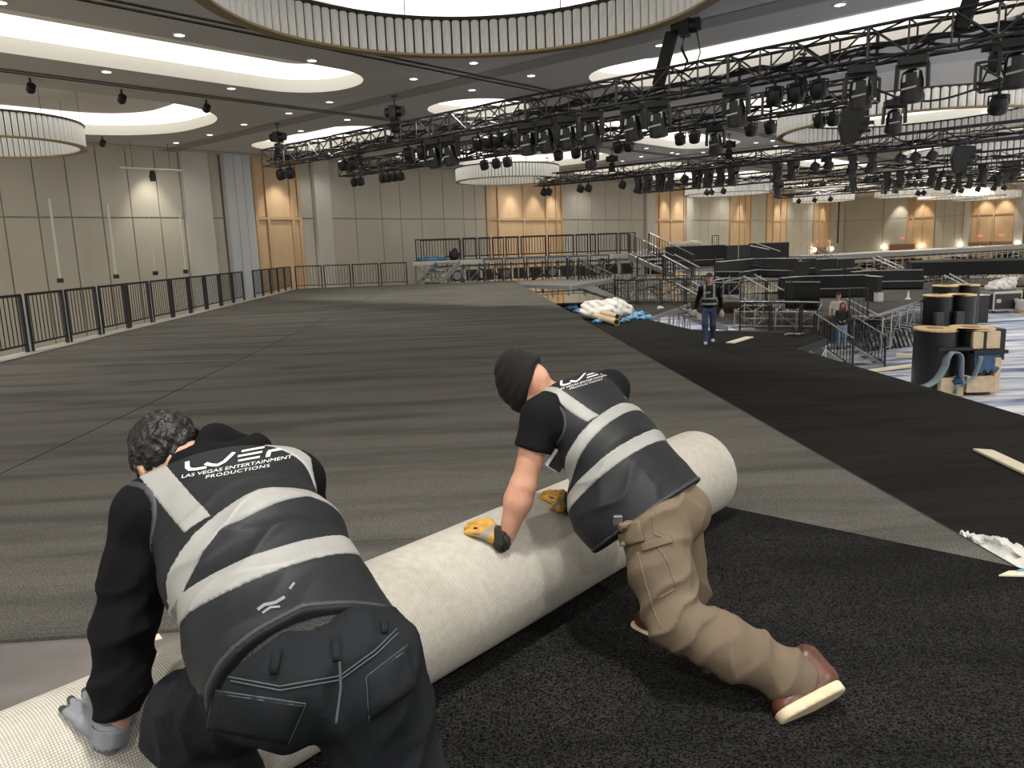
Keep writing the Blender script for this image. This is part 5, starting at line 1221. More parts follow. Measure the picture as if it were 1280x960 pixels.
# ---------------------------------------------------------------- worker with beanie (tan trousers)
def worker_b():
    t=thing('person','person in black beanie, reflective vest and tan trousers lunging over the carpet roll','person',(0,0,0))
    hc=gd(666,488,2.92); shL=gd(676,522,2.80); shR=gd(764,486,3.05); elL=gd(655,603,2.79); wrL=gd(633,672,2.80); elR=gd(740,565,3.13); wrR=gd(716,630,3.19)
    nk=gd(694,496,2.94); pel=gd(818,632,2.72); hipL=gd(812,655,2.60); hipR=gd(842,640,2.80); knL=gd(842,775,2.50); anL=gd(998,851,2.44); knR=gd(858,738,2.84); anR=gd(826,768,2.93)
    mid=(shL+shR)/2; side=nrm(shR-shL); sp=nrm(pel-mid); back=nrm(np.cross(sp,side)); 
    if back@(CAM-pel)<0: back=-back
    crown=nrm(gd(628,452,2.90)-gd(664,484,2.92)); face=nrm(-back*1.0+A3(-.25,.1,-.3)); 
    waist=mid+(pel-mid)*.68
    handL_w=wrL; 
    def torso(P,g=0.):
        d=ecap(P,mid-sp*.01,mid+(pel-mid)*.42,side,(.170+g,.098+g),(.170+g,.112+g),cap=.07+g)
        d=smin(d,ecap(P,mid+(pel-mid)*.42,pel,side,(.165+g,.112+g),(.165+g,.115+g),cap=.09+g),.05)
        for s_ in(shL,shR): d=smin(d,cone(P,mid+(s_-mid)*.35,s_+(mid-s_)*.06,.075+g,.066+g),.05)
        return d
    def body(P):
        d=torso(P,-.012); d=smin(d,cone(P,nk+(mid-nk)*.5,hc+(nk-hc)*.3,.058,.052),.03); d=smin(d,head_sdf(P,hc,crown,face),.02)
        for s_,e_,w_ in((shL,elL,wrL),(shR,elR,wrR)):
            a=cone(P,s_,e_,.055,.044); e=smin(a,cone(P,e_+(w_-e_)*.1,e_+(w_-e_)*.32,.046,.049),.03); e=smin(e,cone(P,e_+(w_-e_)*.32,w_,.048,.030),.03); d=smin(d,e,.03)
        for a,b_,c in((hipL,knL,anL),(hipR,knR,anR)): d=smin(d,smin(cone(P,a,b_,.075,.05),cone(P,b_,c,.05,.035),.03),.04)
        return d
    lo,hi=bbox(hc,shL,shR,wrL,wrR,anL,anR,pel,knR,m=.17)
    net(body,lo,hi,.0075,'body',M_skin,t); eyes(t,hc,crown,face)
    # beanie
    fr=frame(face,crown); r_,f_,u_=fr
    def beanie(P):
        q=P-hc; z=q@u_
        d=ellip(P,hc+u_*.045-f_*.012,fr,(.093,.114,.108)); d=smin(d,ellip(P,hc+u_*.115-f_*.045,fr,(.058,.070,.062)),.04)
        cut=(P-(hc+u_*.002-f_*.0))@nrm(u_*1.+f_*.38); d=smax(d,-cut,.01)
        cf=np.abs(cut-.028)-.030; d=smin(d,smax(ellip(P,hc+u_*.04-f_*.010,fr,(.101,.123,.115)),cf,.012),.004)
        return d+.0016*np.sin(z*190+1.5*np.sin((q@r_)*30))
    net(beanie,hc-.22,hc+.22,.006,'beanie',M_beanie,t)
    # t-shirt sleeves + hem
    def tee(P):
        d=torso(P,.010); d=smin(d,ecap(P,pel-sp*.08,pel+sp*.04,side,(.172,.132),(.182,.140),cap=.05),.02); d=smax(d,(P-(pel+sp*.045))@nrm(sp-back*.12+side*.10),.01)
        for s_,e_ in((shL,elL),(shR,elR)):
            m_=s_+(e_-s_)*.50; dd=nrm(e_-s_); e=cone(P,s_,m_,.067,.070); e=smax(e,(P-m_)@dd,.008); d=smin(d,e,.035)
        d=smax(d,-(cone(P,nk,hc,.062,.06)),.01)
        return d-folds(P,shL+(elL-shL)*.3,.1,nrm(elL-shL)+side,70,.006,1)
    net(tee,lo,hi,.0075,'t_shirt',M_tee,t)
    # vest
    hem=pel+sp*.02
    armc=[(shL,elL),(shR,elR)]
    def vest(P):
        d=ecap(P,mid-sp*.015,mid+(pel-mid)*.45,side,(.180,.112),(.195,.140),cap=.075)
        d=smin(d,ecap(P,mid+(pel-mid)*.45,pel+sp*.10,side,(.195,.140),(.215,.165),cap=.09),.05)
        d=smin(d,cone(P,mid+(shL-mid)*.3,shL+(mid-shL)*.12,.082,.068),.05); d=smin(d,cone(P,mid+(shR-mid)*.3,shR+(mid-shR)*.12,.082,.068),.05)
        d=smin(d,ellip(P,pel-sp*.06-side*.13-back*.08,np.stack([side,sp,back]),(.13,.17,.13)),.06)
        d=d-folds(P,mid+(pel-mid)*.75+side*-.12,.17,sp+side*.35,62,.016,2)-folds(P,mid+(pel-mid)*.55+side*.05,.2,sp*1.+side*.25,44,.012,4)-folds(P,pel-side*.1,.16,side+sp*.2,48,.014,7)-folds(P,mid+sp*.1,.15,side+sp*.5,40,.006,9)
        d=smax(d,(P-hem)@nrm(sp-back*.12+side*.10),.006)
        d=smax(d,-(cone(P,nk+back*.0+side*.0,hc,.074,.07)),.01)
        for s_,e_ in armc:
            o=nrm(s_-mid); d=smax(d,-cone(P,s_+o*.012+sp*.025,s_+o*.22+(e_-s_)*.35,.082,.12),.008)
        return d
    vlo,vhi=bbox(shL,shR,pel+sp*.1,mid,m=.24)
    v=net(vest,vlo,vhi,.006,'safety_vest',M_vest,t)
    ct=lambda x,y: cast(vest,x,y,2.2,3.6)
    clipu=lambda P:(P-ct_hi)@sp
    a,b_=ct(775,512),ct(806,497); stripe(vest,a,b_,.025,vlo,vhi,'reflective_band',M_refl,v)
    ct_hi=(a+b_)/2
    a2,b2=ct(752,584),ct(842,535); stripe(vest,a2,b2,.025,vlo,vhi,'reflective_band',M_refl,v)
    bk=lambda P: -((P-mid)@back)-.0
    stripe(vest,ct(703,497),ct(742,523),.026,vlo,vhi,'reflective_strap',M_refl,v,clip=lambda P: np.maximum((P-ct_hi)@sp-.0,(-(P-mid)@back)-.10))
    stripe(vest,ct(762,464),ct(800,490),.022,vlo,vhi,'reflective_strap',M_refl,v,clip=lambda P: np.maximum((P-ct_hi)@sp,(-(P-mid)@back)-.10))
    print_on(vest,t,v,(733,474),(6.9,-2.1),(1.35,-4.6),LOGO,'back_print',M_print,2.2,3.5)
    shell=lambda P,o=.004: np.maximum(vest(P)-o,-(vest(P)+.012))
    net(lambda P: np.maximum(shell(P),np.abs((P-hem)@nrm(sp-back*.12+side*.10)+.010)-.006),vlo,vhi,.005,'hem_binding',M_trim,v,relax=0)
    o_=nrm(shL-mid); net(lambda P: np.maximum(shell(P),np.abs(cone(P,shL+o_*.012+sp*.025,shL+o_*.22+(elL-shL)*.35,.082,.12)-.008)-.006),shL-.24,shL+.24,.0045,'armhole_binding',M_trim,v,relax=0)
    # trousers
    def pants(P):
        d=ecap(P,pel-sp*.03,pel+sp*.06,side,(.165,.125),(.178,.135),cap=.09)
        d=smin(d,ellip(P,pel+sp*.075-side*.075+back*.045,np.stack([side,sp,back]),(.098,.105,.095)),.04); d=smin(d,ellip(P,pel+sp*.07+side*.055+back*.03,np.stack([side,sp,back]),(.092,.10,.09)),.05)
        L1=smin(cone(P,hipL,hipL+(knL-hipL)*.5,.104,.100),cone(P,hipL+(knL-hipL)*.5,knL,.100,.084),.04)
        L1=smin(L1,smin(cone(P,knL,knL+(anL-knL)*.45,.084,.086),cone(P,knL+(anL-knL)*.45,anL,.086,.076),.04),.03)
        R1=smin(cone(P,hipR,knR,.10,.078),cone(P,knR,anR,.076,.068),.03)
        d=smin(d,L1,.04); d=smin(d,R1,.035)
        kd=nrm(anL-knL); td=nrm(knL-hipL)
        d=d-folds(P,knL+A3(0,0,.02),.15,kd+td*.6,78,.024,1)-folds(P,knL+(anL-knL)*.45,.16,kd+A3(0,0,.7),52,.020,3)-folds(P,knL+(anL-knL)*.85,.14,kd+A3(0,0,-.5),54,.024,5)
        d=d-folds(P,hipL+back*.1,.15,td+side*.5,55,.018,6)-folds(P,hipL+(knL-hipL)*.55,.13,td*.6+side,48,.014,8)-folds(P,pel+sp*.1+side*.03+back*.1,.10,side,60,.014,2)-folds(P,knR,.14,td,60,.018,4)
        d=smax(d,-(P-(pel+sp*.01))@nrm(sp-back*.12+side*.10),.01); d=smax(d,(P-(anL+kd*.035))@kd,.006)
        return d
    plo,phi=bbox(pel,hipL,hipR,knL,anL,knR,anR,m=.2); p=net(pants,plo,phi,.0065,'trousers',M_tan,t)
    # cargo pocket, seams, phone clip
    cp=lambda x,y:cast(pants,x,y,2.,3.4)
    def line(pts,name,m,r=.0013,par=p):
        q=[cp(x,y) for x,y in pts]; out=[]
        for i in range(len(pts)-1):
            for j in range(6):
                s=j/6; out.append(cp(pts[i][0]+(pts[i+1][0]-pts[i][0])*s,pts[i][1]+(pts[i+1][1]-pts[i][1])*s)+(CAM-q[0])*.0012)
        out.append(q[-1]+(CAM-q[0])*.0012); MB().path(out,r,5).build(name,m,par,smooth=True)
    line([(797,690),(806,725),(817,762),(826,785)],'side_seam',M_stitch); line([(823,684),(836,705),(845,735),(822,748)],'pocket_stitch',M_stitch); line([(815,640),(818,668),(842,674)],'pocket_stitch',M_stitch)
    def patch(pts,name,m,th=.010,par=p):
        xs=[q[0] for q in pts]; ys=[q[1] for q in pts]; n=7; vs=[]
        for i in range(n+1):
            for j in range(n+1):
                s,r=i/n,j/n; x=(pts[0][0]*(1-s)+pts[1][0]*s)*(1-r)+(pts[3][0]*(1-s)+pts[2][0]*s)*r; y=(pts[0][1]*(1-s)+pts[1][1]*s)*(1-r)+(pts[3][1]*(1-s)+pts[2][1]*s)*r; vs.append((x,y))
        Pp,ms=cast_many(pants,vs,2.,3.4,.004); fs=[(i*(n+1)+j,(i+1)*(n+1)+j,(i+1)*(n+1)+j+1,i*(n+1)+j+1) for i in range(n) for j in range(n)]
        o=MB().add(Pp,fs).build(name,m,par,smooth=True); s=o.modifiers.new('s','SOLIDIFY'); s.thickness=th; s.offset=0; bv=o.modifiers.new('b','BEVEL'); bv.width=.003; return o
    patch([(773,655),(800,650),(806,676),(778,683)],'cargo_pocket',M_tan,.022); patch([(800,680),(838,668),(842,678),(803,690)],'tool_loop',M_tan,.012)
    q=cp(772,650); MB().cbox(q+(CAM-q)*.01,.03,.02,.035).build('metal_clip',mat('steel',(.55,.55,.55),.3,1.),p,bevel=.004)
    # boots
    toeL=gz(975,902,.030); heelL=gd(1052,860,2.40); bf=nrm(toeL-heelL); bu=nrm(np.cross(bf,ray(1010,885))); bu=bu if bu[2]>0 else -bu; bu=nrm(bu-.18*nrm(CAM-toeL)); boot(t,toeL,heelL,heelL+bu*.15,'left')
    heelR=gz(866,812,.022); toeR=heelR+nrm(gz(799,781,.022)-heelR)*.27; boot(t,toeR,heelR,heelR+A3(.0,0,.12),'right')
    # gloves
    M_gl=mat('work_glove_yellow',(.52,.28,.045),.7,var=.2,vscale=25,bump=.1,bscale=120); M_gg=mat('glove_grey_band',(.27,.24,.19),.8); M_gb=mat('glove_black',(.02,.018,.017),.8)
    def glove(wr,kn,mi,ti,th,cuffd):
        wr_=V3(wr)
        f=lambda P: np.maximum(hand_sdf(P,wr_,kn,mi,ti,th,rp=.021,rf=.0125),-(roll_dist(P)+.001))
        kc=np.mean([V3(k) for k in kn],0); ax=nrm(kc-wr_); L=np.linalg.norm(kc-wr_)
        def mf(Cn):
            s=(Cn-wr_)@ax/L; m=np.zeros(len(Cn)); m[(s>.42)&(s<.72)]=1; m[s<.02]=2; m[(s>1.72)]=0
            return m
        lo_,hi_=bbox(wr_,*kn,*ti,m=.06); g=net(f,lo_,hi_,.0036,'work_glove',[M_gl,M_gg,M_gb],t,matfn=mf)
        cf=lambda P: np.maximum(np.maximum(cone(P,wr_-ax*.005,wr_+V3(cuffd)*.05,.040,.043),-cone(P,wr_-ax*.03,wr_+V3(cuffd)*.09,.033,.036)),-(P-(wr_+V3(cuffd)*.045))@(-V3(cuffd)))
        net(cf,wr_-.1,wr_+.1,.0045,'glove_cuff',M_gb,g)
        for i in range(4): MB().path([V3(kn[i])+(CAM-V3(kn[i]))*.006,V3(mi[i])+(CAM-V3(mi[i]))*.0055],.0035,5).build('finger_pad',M_gb if i%2 else M_gg,g,smooth=True)
    rp=roll_pt
    glove(rp(628,676,.030),[rp(600,667,.022),rp(602,661,.025),rp(605,656.5,.024),rp(610,653,.021)],[rp(591,666,.018),rp(592,660,.022),rp(595,655.5,.02),rp(601,652.5,.016)],[rp(583.5,665,.010),rp(583,660,.012),rp(587,655,.011),rp(593.5,652.5,.010)],
        [rp(618,662,.026),rp(612,654,.02),rp(607,651,.012)],nrm(elL-wrL))
    glove(rp(714,632,.030),[rp(697,630,.022),rp(697,625,.025),rp(699,620,.024),rp(703,616.5,.021)],[rp(687,624,.016),rp(687,621.5,.02),rp(689,618,.018),rp(694,615,.016)],[rp(678,621.5,.010),rp(677,620,.010),rp(681,616,.011),rp(686,613.5,.010)],
        [rp(706,634,.024),rp(697,635,.018),rp(689,634,.012)],nrm(elR-wrR))
    # id card hanging at the chest side
    q=gd(694,574,2.82); MB().cbox(q,.05,.03,.075,Matrix.Rotation(.6,3,'Y')).build('radio_clip',M_print,t,bevel=.004); MB().cbox(q+A3(.012,-.005,-.005),.05,.03,.07,Matrix.Rotation(.6,3,'Y')).build('radio_case',M_gb,t,bevel=.004)
    return t
worker_b()
# ---------------------------------------------------------------- worker in black hoodie (near left)
def worker_a():
    t=thing('person','person with short black hair, black hoodie and reflective vest leaning over the carpet roll','person',(0,0,0))
    hc=gd(213,574,1.99); shL=gd(183,640,1.80); shR=gd(370,600,2.00); elL=gd(157,775,1.76); wrL=gd(146,908,1.745); elR=gd(392,690,2.12); wrR=gd(360,742,2.28)
    nk=gd(262,572,1.93); pel=gd(385,818,1.52); hipL=gd(312,858,1.48); hipR=gd(470,858,1.44); knL=gd(241,903,1.62); anL=gd(330,1075,1.52); knR=gd(520,1060,1.50); anR=gd(560,1250,1.30)
    mid=(shL+shR)/2; side=nrm(shR-shL); sp=nrm(pel-mid); back=nrm(np.cross(sp,side)); 
    if back@(CAM-pel)<0: back=-back
    crown=nrm(gd(178,548,2.10)-gd(225,590,1.97)); face=nrm(-back+A3(-.25,.35,-.35))
    def torso(P,g=0.):
        d=ecap(P,mid-sp*.01,mid+(pel-mid)*.42,side,(.172+g,.10+g),(.175+g,.115+g),cap=.07+g)
        d=smin(d,ecap(P,mid+(pel-mid)*.42,pel,side,(.170+g,.115+g),(.172+g,.118+g),cap=.09+g),.05)
        for s_ in(shL,shR): d=smin(d,cone(P,mid+(s_-mid)*.35,s_+(mid-s_)*.06,.078+g,.070+g),.05)
        return d
    def body(P):
        d=torso(P,-.015); d=smin(d,cone(P,nk+(mid-nk)*.5,hc+(nk-hc)*.3,.058,.052),.03); d=smin(d,head_sdf(P,hc,crown,face),.02)
        for s_,e_,w_ in((shL,elL,wrL),(shR,elR,wrR)): d=smin(d,smin(cone(P,s_,e_,.052,.042),cone(P,e_,w_,.043,.028),.02),.03)
        for a,b_,c in((hipL,knL,anL),(hipR,knR,anR)): d=smin(d,smin(cone(P,a,b_,.075,.052),cone(P,b_,c,.052,.036),.03),.04)
        return d
    lo,hi=bbox(hc,shL,shR,wrL,wrR,anL,anR,pel,knR,knL,m=.17)
    net(body,lo,hi,.008,'body',M_skin1,t); eyes(t,hc,crown,face)
    fr=frame(face,crown); r_,f_,u_=fr
    def hair(P):
        q=P-hc; d=ellip(P,hc+u_*.028-f_*.012,fr,(.087,.107,.095)); cut=(P-(hc-u_*.075-f_*.03))@nrm(u_*1.-f_*.75); cut2=(P-(hc+u_*.0+f_*.065))@nrm(f_*1.-u_*.5); d=smax(smax(d,-cut,.012),cut2,.012)
        x,y,z=(q@r_),(q@f_),(q@u_); n=np.sin(x*150+2.2*np.sin(y*95+z*40))*np.sin(y*140+2*np.sin(z*110+x*50))+.8*np.sin(z*170+2*np.sin(x*120)); return d-.0034*n
    net(hair,hc-.17,hc+.17,.004,'hair',M_hair,t,relax=0)
    # hoodie: torso skirt, hood bunched at the neck, sleeves
    def hoodie(P):
        d=torso(P,.010); d=smax(d,(P-(pel+sp*.0))@sp,.012)
        L1=smin(cone(P,shL,shL+(elL-shL)*.55,.070,.062),cone(P,shL+(elL-shL)*.5,elL,.062,.061),.02); L1=smin(L1,cone(P,elL,elL+(wrL-elL)*.6,.062,.058),.02); L1=smin(L1,cone(P,elL+(wrL-elL)*.6,wrL-nrm(wrL-elL)*.035,.058,.046),.02)
        a=nrm(wrL-elL); L1=smax(L1,(P-(wrL-a*.030))@a,.006); L1=smax(L1,-cone(P,wrL-a*.08,wrL+a*.06,.040,.042),.004)
        b_=nrm(wrR-elR); L2=smin(cone(P,shR,elR,.066,.062),cone(P,elR,wrR-b_*.03,.062,.05),.02); L2=smax(L2,(P-(wrR-b_*.03))@b_,.006)
        d=smin(d,L1,.025); d=smin(d,L2,.025)
        ad=nrm(elL-shL)
        d=d-folds(P,shL+(elL-shL)*.35+back*.03,.14,ad+side*1.2,42,.014,1)-folds(P,elL,.14,a+side*.8,58,.018,3)-folds(P,elL+(wrL-elL)*.75,.11,a+side*.3,80,.014,5)-folds(P,shL+(elL-shL)*.75,.12,ad*.5+side,62,.014,9)-folds(P,shR,.1,side+sp,60,.010,2)
        return smax(d,-cone(P,nk,hc,.058,.062),.01)
    net(hoodie,lo,hi,.0075,'hoodie',M_hood,t)
    def hood(P):
        c=gd(283,567,1.90); q=P-c
        d=ecap(P,gd(238,590,1.90),gd(318,562,1.97),sp,(.055,.050),(.036,.032),cap=.045)
        d=smin(d,ecap(P,gd(235,590,1.93),gd(272,556,2.02),back,(.055,.045),(.050,.045),cap=.045),.03)
        d=smin(d,ecap(P,gd(265,552,2.02),gd(312,560,2.04),back,(.045,.04),(.032,.03),cap=.035),.03)
        return smax(d,-ellip(P,hc+u_*.01-f_*.005,fr,(.088,.108,.11)),.008)-folds(P,c,.13,sp+side*.5,55,.012,3)-folds(P,c+side*.06,.1,side,60,.009,6)
    net(hood,nk-.32,nk+.32,.0065,'hood',M_hood,t)
    hem=pel+sp*.055; armc=[(shL,elL),(shR,elR)]
    def vest(P):
        d=ecap(P,mid-sp*.01,mid+(pel-mid)*.45,side,(.188,.120),(.200,.150),cap=.08)
        d=smin(d,ecap(P,mid+(pel-mid)*.45,pel+sp*.12,side,(.195,.145),(.192,.150),cap=.09),.05)
        d=smin(d,cone(P,mid+(shL-mid)*.3,shL+(mid-shL)*.06,.088,.080),.05); d=smin(d,cone(P,mid+(shR-mid)*.3,shR+(mid-shR)*.10,.090,.084),.05)
        d=smin(d,ellip(P,pel-sp*.07-side*.10-back*.05,np.stack([side,sp,back]),(.10,.14,.12)),.05)
        d=d-folds(P,mid+(pel-mid)*.5-side*.05+back*.1,.17,sp+side*.15,60,.015,2)-folds(P,mid+(pel-mid)*.75-side*.1+back*.1,.15,sp-side*.3,52,.012,4)-folds(P,pel+back*.1+side*.05,.14,side+sp*.6,42,.010,7)-folds(P,mid+sp*.14+side*.05+back*.1,.13,side*.6+sp,36,.006,9)
        d=smax(d,(P-hem)@nrm(sp+back*.15-side*.13),.006)
        d=smax(d,-cone(P,nk-back*.02,hc,.070,.075),.01)
        for s_,e_ in armc:
            o=nrm(s_-mid); q_=.050 if s_ is shL else .085; d=smax(d,-cone(P,s_+o*q_+sp*.035,s_+o*.26+(e_-s_)*.4,.088,.14),.008)
        return d
    vlo,vhi=bbox(shL,shR,pel+sp*.12,mid,m=.24)
    v=net(vest,vlo,vhi,.0055,'safety_vest',M_vest,t)
    ct=lambda x,y: cast(vest,x,y,1.1,2.5)
    vb=lambda P:(-(P-mid)@back)-.12
    a,b_=ct(262,664),ct(408,625); hi_=(ct(300,650)+ct(380,620))/2; stripe(vest,a,b_,.027,vlo,vhi,'reflective_band',M_refl,v)
    a2,b2=ct(292,718),ct(450,682); stripe(vest,a2,b2,.028,vlo,vhi,'reflective_band',M_refl,v)
    stripe(vest,ct(200,600),ct(246,654),.031,vlo,vhi,'reflective_strap',M_refl,v,clip=lambda P: np.maximum((P-ct(246,655))@sp,vb(P)))
    stripe(vest,ct(372,566),ct(404,606),.022,vlo,vhi,'reflective_strap',M_refl,v,clip=lambda P: np.maximum((P-ct(404,612))@sp,vb(P)))
    print_on(vest,t,v,(297,579),(13.6,-2.5),(1.9,-7.6),LOGO,'back_print',M_print,1.1,2.4)
    shell=lambda P,o=.004: np.maximum(vest(P)-o,-(vest(P)+.012))
    net(lambda P: np.maximum(shell(P),np.abs((P-hem)@nrm(sp+back*.15-side*.13)+.010)-.005),vlo,vhi,.0045,'hem_binding',M_trim,v,relax=0)
    o_=nrm(shL-mid); net(lambda P: np.maximum(shell(P),np.abs(cone(P,shL+o_*.050+sp*.035,shL+o_*.26+(elL-shL)*.4,.088,.14)-.008)-.006),shL-.26,shL+.26,.0045,'armhole_binding',M_trim,v,relax=0)
    # paint smear on the vest
    sm=merge(stroke2d([(0,0),(8,-6),(22,-9),(34,-16)],4,3),stroke2d([(6,4),(16,-3),(28,-4)],3,3),stroke2d([(40,-26),(46,-34)],3,3))
    print_on(vest,t,v,(322,762),(1,0),(0,1),sm,'paint_smear',mat('dried_paint',(.20,.21,.21),.7),1.,2.2,.0022)
    # jeans
    def jeans(P):
        d=ecap(P,pel-sp*.035,pel+sp*.06,side,(.168,.120),(.178,.125),cap=.09)
        for s_ in(-1,1): d=smin(d,ellip(P,pel+sp*.075+side*(.078*s_)+back*.03,np.stack([side,sp,back]),(.100,.115,.105)),.03)
        d=smax(d,-(P-(pel+sp*.050))@nrm(sp+side*.02),.008)
        d=smin(d,smin(cone(P,hipL+(pel-hipL)*.2,knL,.108,.088),cone(P,knL,anL,.086,.065),.03),.035)
        d=smin(d,smin(cone(P,hipR+(pel-hipR)*.2,knR,.108,.085),cone(P,knR,anR,.085,.065),.03),.035)
        td=nrm(knL-hipL); tr=nrm(knR-hipR)
        d=d-folds(P,hipL+(knL-hipL)*.45+A3(0,0,.06),.15,td+A3(0,0,.2),62,.015,1)-folds(P,knL,.14,td*.3+A3(0,0,1),58,.016,3)-folds(P,hipR+side*.05+back*.08,.16,tr*.9+side*.5,58,.013,5)-folds(P,hipR+(knR-hipR)*.6,.15,tr+side*.2,60,.015,2)-folds(P,pel+sp*.17+back*.08,.12,side+sp*.3,52,.020,7)-folds(P,hipL+(knL-hipL)*.8+A3(0,0,.05),.16,td+A3(0,0,.6),75,.016,11)-folds(P,hipR+(knR-hipR)*.25+side*.06,.16,sp*.7+side*.6,66,.016,12)-folds(P,pel+sp*.10-side*.1+back*.1,.12,sp*.4+side,80,.007,13)-folds(P,pel+sp*.10+side*.1+back*.1,.12,sp*.9-side*.4,80,.008,14)
        return np.maximum(d,-(P-(pel-sp*.02))@nrm(sp+side*.10)-.06-1e3*((P-pel)@side<-.16))
    plo,phi=bbox(pel,hipL,hipR,knL,knR,anL,anR,m=.2); p=net(jeans,plo,phi,.0065,'jeans',M_jean,t)
    # belt and shirt hem above the waistband
    def belt(P):
        w=nrm(sp+side*.02); x=(P-(pel+sp*.040))@w; return smax(ecap(P,pel-sp*.08,pel+sp*.06,side,(.166,.132),(.174,.134),cap=.09),np.abs(x)-.019,.003)
    net(belt,plo,phi,.005,'belt',mat('belt_black',(.012,.012,.012),.6,bump=.6,bscale=180),t)
    cp=lambda x,y:cast(jeans,x,y,.9,2.4)
    def line(pts,name,m,r=.0016,par=p,sub=8):
        out=[]
        for i in range(len(pts)-1):
            for j in range(sub):
                s=j/sub; q=cp(pts[i][0]+(pts[i+1][0]-pts[i][0])*s,pts[i][1]+(pts[i+1][1]-pts[i][1])*s); out.append(q+nrm(CAM-q)*.0012)
        q=cp(*pts[-1]); out.append(q+nrm(CAM-q)*.0012); MB().path(out,r,5).build(name,m,par,smooth=True)
    def patch(pts,name,m,th=.002,par=p,n=9,off=.0015):
        vs=[]
        for i in range(n+1):
            for j in range(n+1):
                s,r=i/n,j/n; vs.append(((pts[0][0]*(1-s)+pts[1][0]*s)*(1-r)+(pts[3][0]*(1-s)+pts[2][0]*s)*r,(pts[0][1]*(1-s)+pts[1][1]*s)*(1-r)+(pts[3][1]*(1-s)+pts[2][1]*s)*r))
        Pp,ms=cast_many(jeans,vs,.9,2.4,off); fs=[(i*(n+1)+j,(i+1)*(n+1)+j,(i+1)*(n+1)+j+1,i*(n+1)+j+1) for i in range(n) for j in range(n)]
        o=MB().add(Pp,fs).build(name,m,par,smooth=True); s=o.modifiers.new('s','SOLIDIFY'); s.thickness=th; s.offset=0; return o
    patch([(268,863),(382,880),(360,930),(258,912)],'back_pocket',M_jean); line([(268,863),(382,880)],'pocket_seam',M_jst); line([(271,867),(380,883)],'pocket_seam',M_jst); line([(258,912),(268,863)],'pocket_seam',M_jst); line([(382,880),(360,930)],'pocket_seam',M_jst)
    patch([(458,846),(510,806),(522,860),(462,902)],'back_pocket',M_jean); line([(458,846),(510,806)],'pocket_seam',M_jst); line([(459,850),(511,810)],'pocket_seam',M_jst); line([(458,846),(462,902)],'pocket_seam',M_jst)
    line([(424,818),(426,860),(420,905)],'centre_seam',M_jst,.003); line([(285,846),(350,858),(425,845),(470,812),(496,786)],'yoke_seam',M_jst); line([(288,851),(350,863),(425,850),(471,817),(498,791)],'yoke_seam',M_jst)
    for a_ in (((341,812),(353,812),(347,842),(337,842)),((414,800),(425,799),(426,826),(416,826)),((476,778),(486,776),(484,790),(478,791))): patch(a_,'belt_loop',M_jean,.006,off=.005,n=3)
    # grey glove with dark palm and finger tips
    M_g1=mat('glove_grey_knit',(.20,.215,.24),.85,bump=.2,bscale=300); M_g2=mat('glove_dark_coating',(.035,.035,.033),.6)
    rp=roll_pt
    kn=[rp(104,905,.024),rp(110,898,.027),rp(119,892,.027),rp(130,890,.026)]; mi=[rp(88,893,.020),rp(96,882,.022),rp(110,875,.022),rp(127,874,.02)]; ti=[rp(78,886,.010),rp(88.5,874,.011),rp(106.5,863.5,.011),rp(130,862,.010)]; th=[rp(152,912,.028),rp(163,899,.02),rp(164,880,.012)]
    wr_=rp(138,922,.034)
    f=lambda P: np.maximum(np.minimum(hand_sdf(P,wr_,kn,mi,ti,th,rp=.021,rf=.0108),cone(P,wr_,wr_+nrm(elL-wr_)*.02,.036,.038)),-(roll_dist(P)+.001))
    lo_,hi_=bbox(wr_,*kn,*ti,m=.07)
    tipc=np.array(ti)
    def mf(Cn): 
        m=(roll_dist(Cn)<.0125).astype(int); dd=np.min(np.linalg.norm(Cn[:,None]-tipc[None],axis=2),1); m[dd<.020]=1; return m
    g=net(f,lo_,hi_,.0033,'work_glove',[M_g1,M_g2],t,matfn=mf)
    a=nrm(elL-wr_); cf=lambda P: np.maximum(np.maximum(cone(P,wr_,wr_+a*.045,.041,.046),-cone(P,wr_-a*.02,wr_+a*.08,.034,.040)),-(P-(wr_+a*.030))@(-a))
    net(cf,wr_-.1,wr_+.12,.004,'glove_cuff',M_g1,g)
    # right hand: glove holding the far side of the roll
    wr2=rp(352,758,.04) if True else wrR
    kn=[rp(340,752,.026),rp(341,747,.028),rp(344,742,.028),rp(349,738,.026)]; mi=[rp(330,746,.02),rp(331,741,.02),rp(335,736,.02),rp(342,733,.02)]; ti=[rp(322,742,.01),rp(323,737,.01),rp(328,732,.01),rp(336,730,.01)]; th=[rp(350,764,.026),rp(340,765,.02),rp(332,763,.012)]
    f2=lambda P: np.maximum(hand_sdf(P,wr2,kn,mi,ti,th,rp=.024,rf=.013),-(roll_dist(P)+.001)); lo_,hi_=bbox(wr2,*kn,*ti,m=.07); net(f2,lo_,hi_,.004,'work_glove',[M_g1,M_g2],t)
    # shoes on the carpet behind
    for an,kn_ in((anL,knL),(anR,knR)):
        z=A3(an[0],an[1],.045); hl=z+A3(.03,-.05,0); hl[2]=.03+.017; boot(t,hl+A3(-.19,.19,0),hl,hl+A3(0,0,.12),'x',mat('black_shoe',(.012,.012,.012),.5),mat('black_sole',(.02,.02,.02),.7))
        MB().tube(tuple(an),tuple(hl+A3(-.03,.04,.08)),.062,10,r2=.05).build('jeans_leg',M_jean,p,smooth=True)
    return t
worker_a()

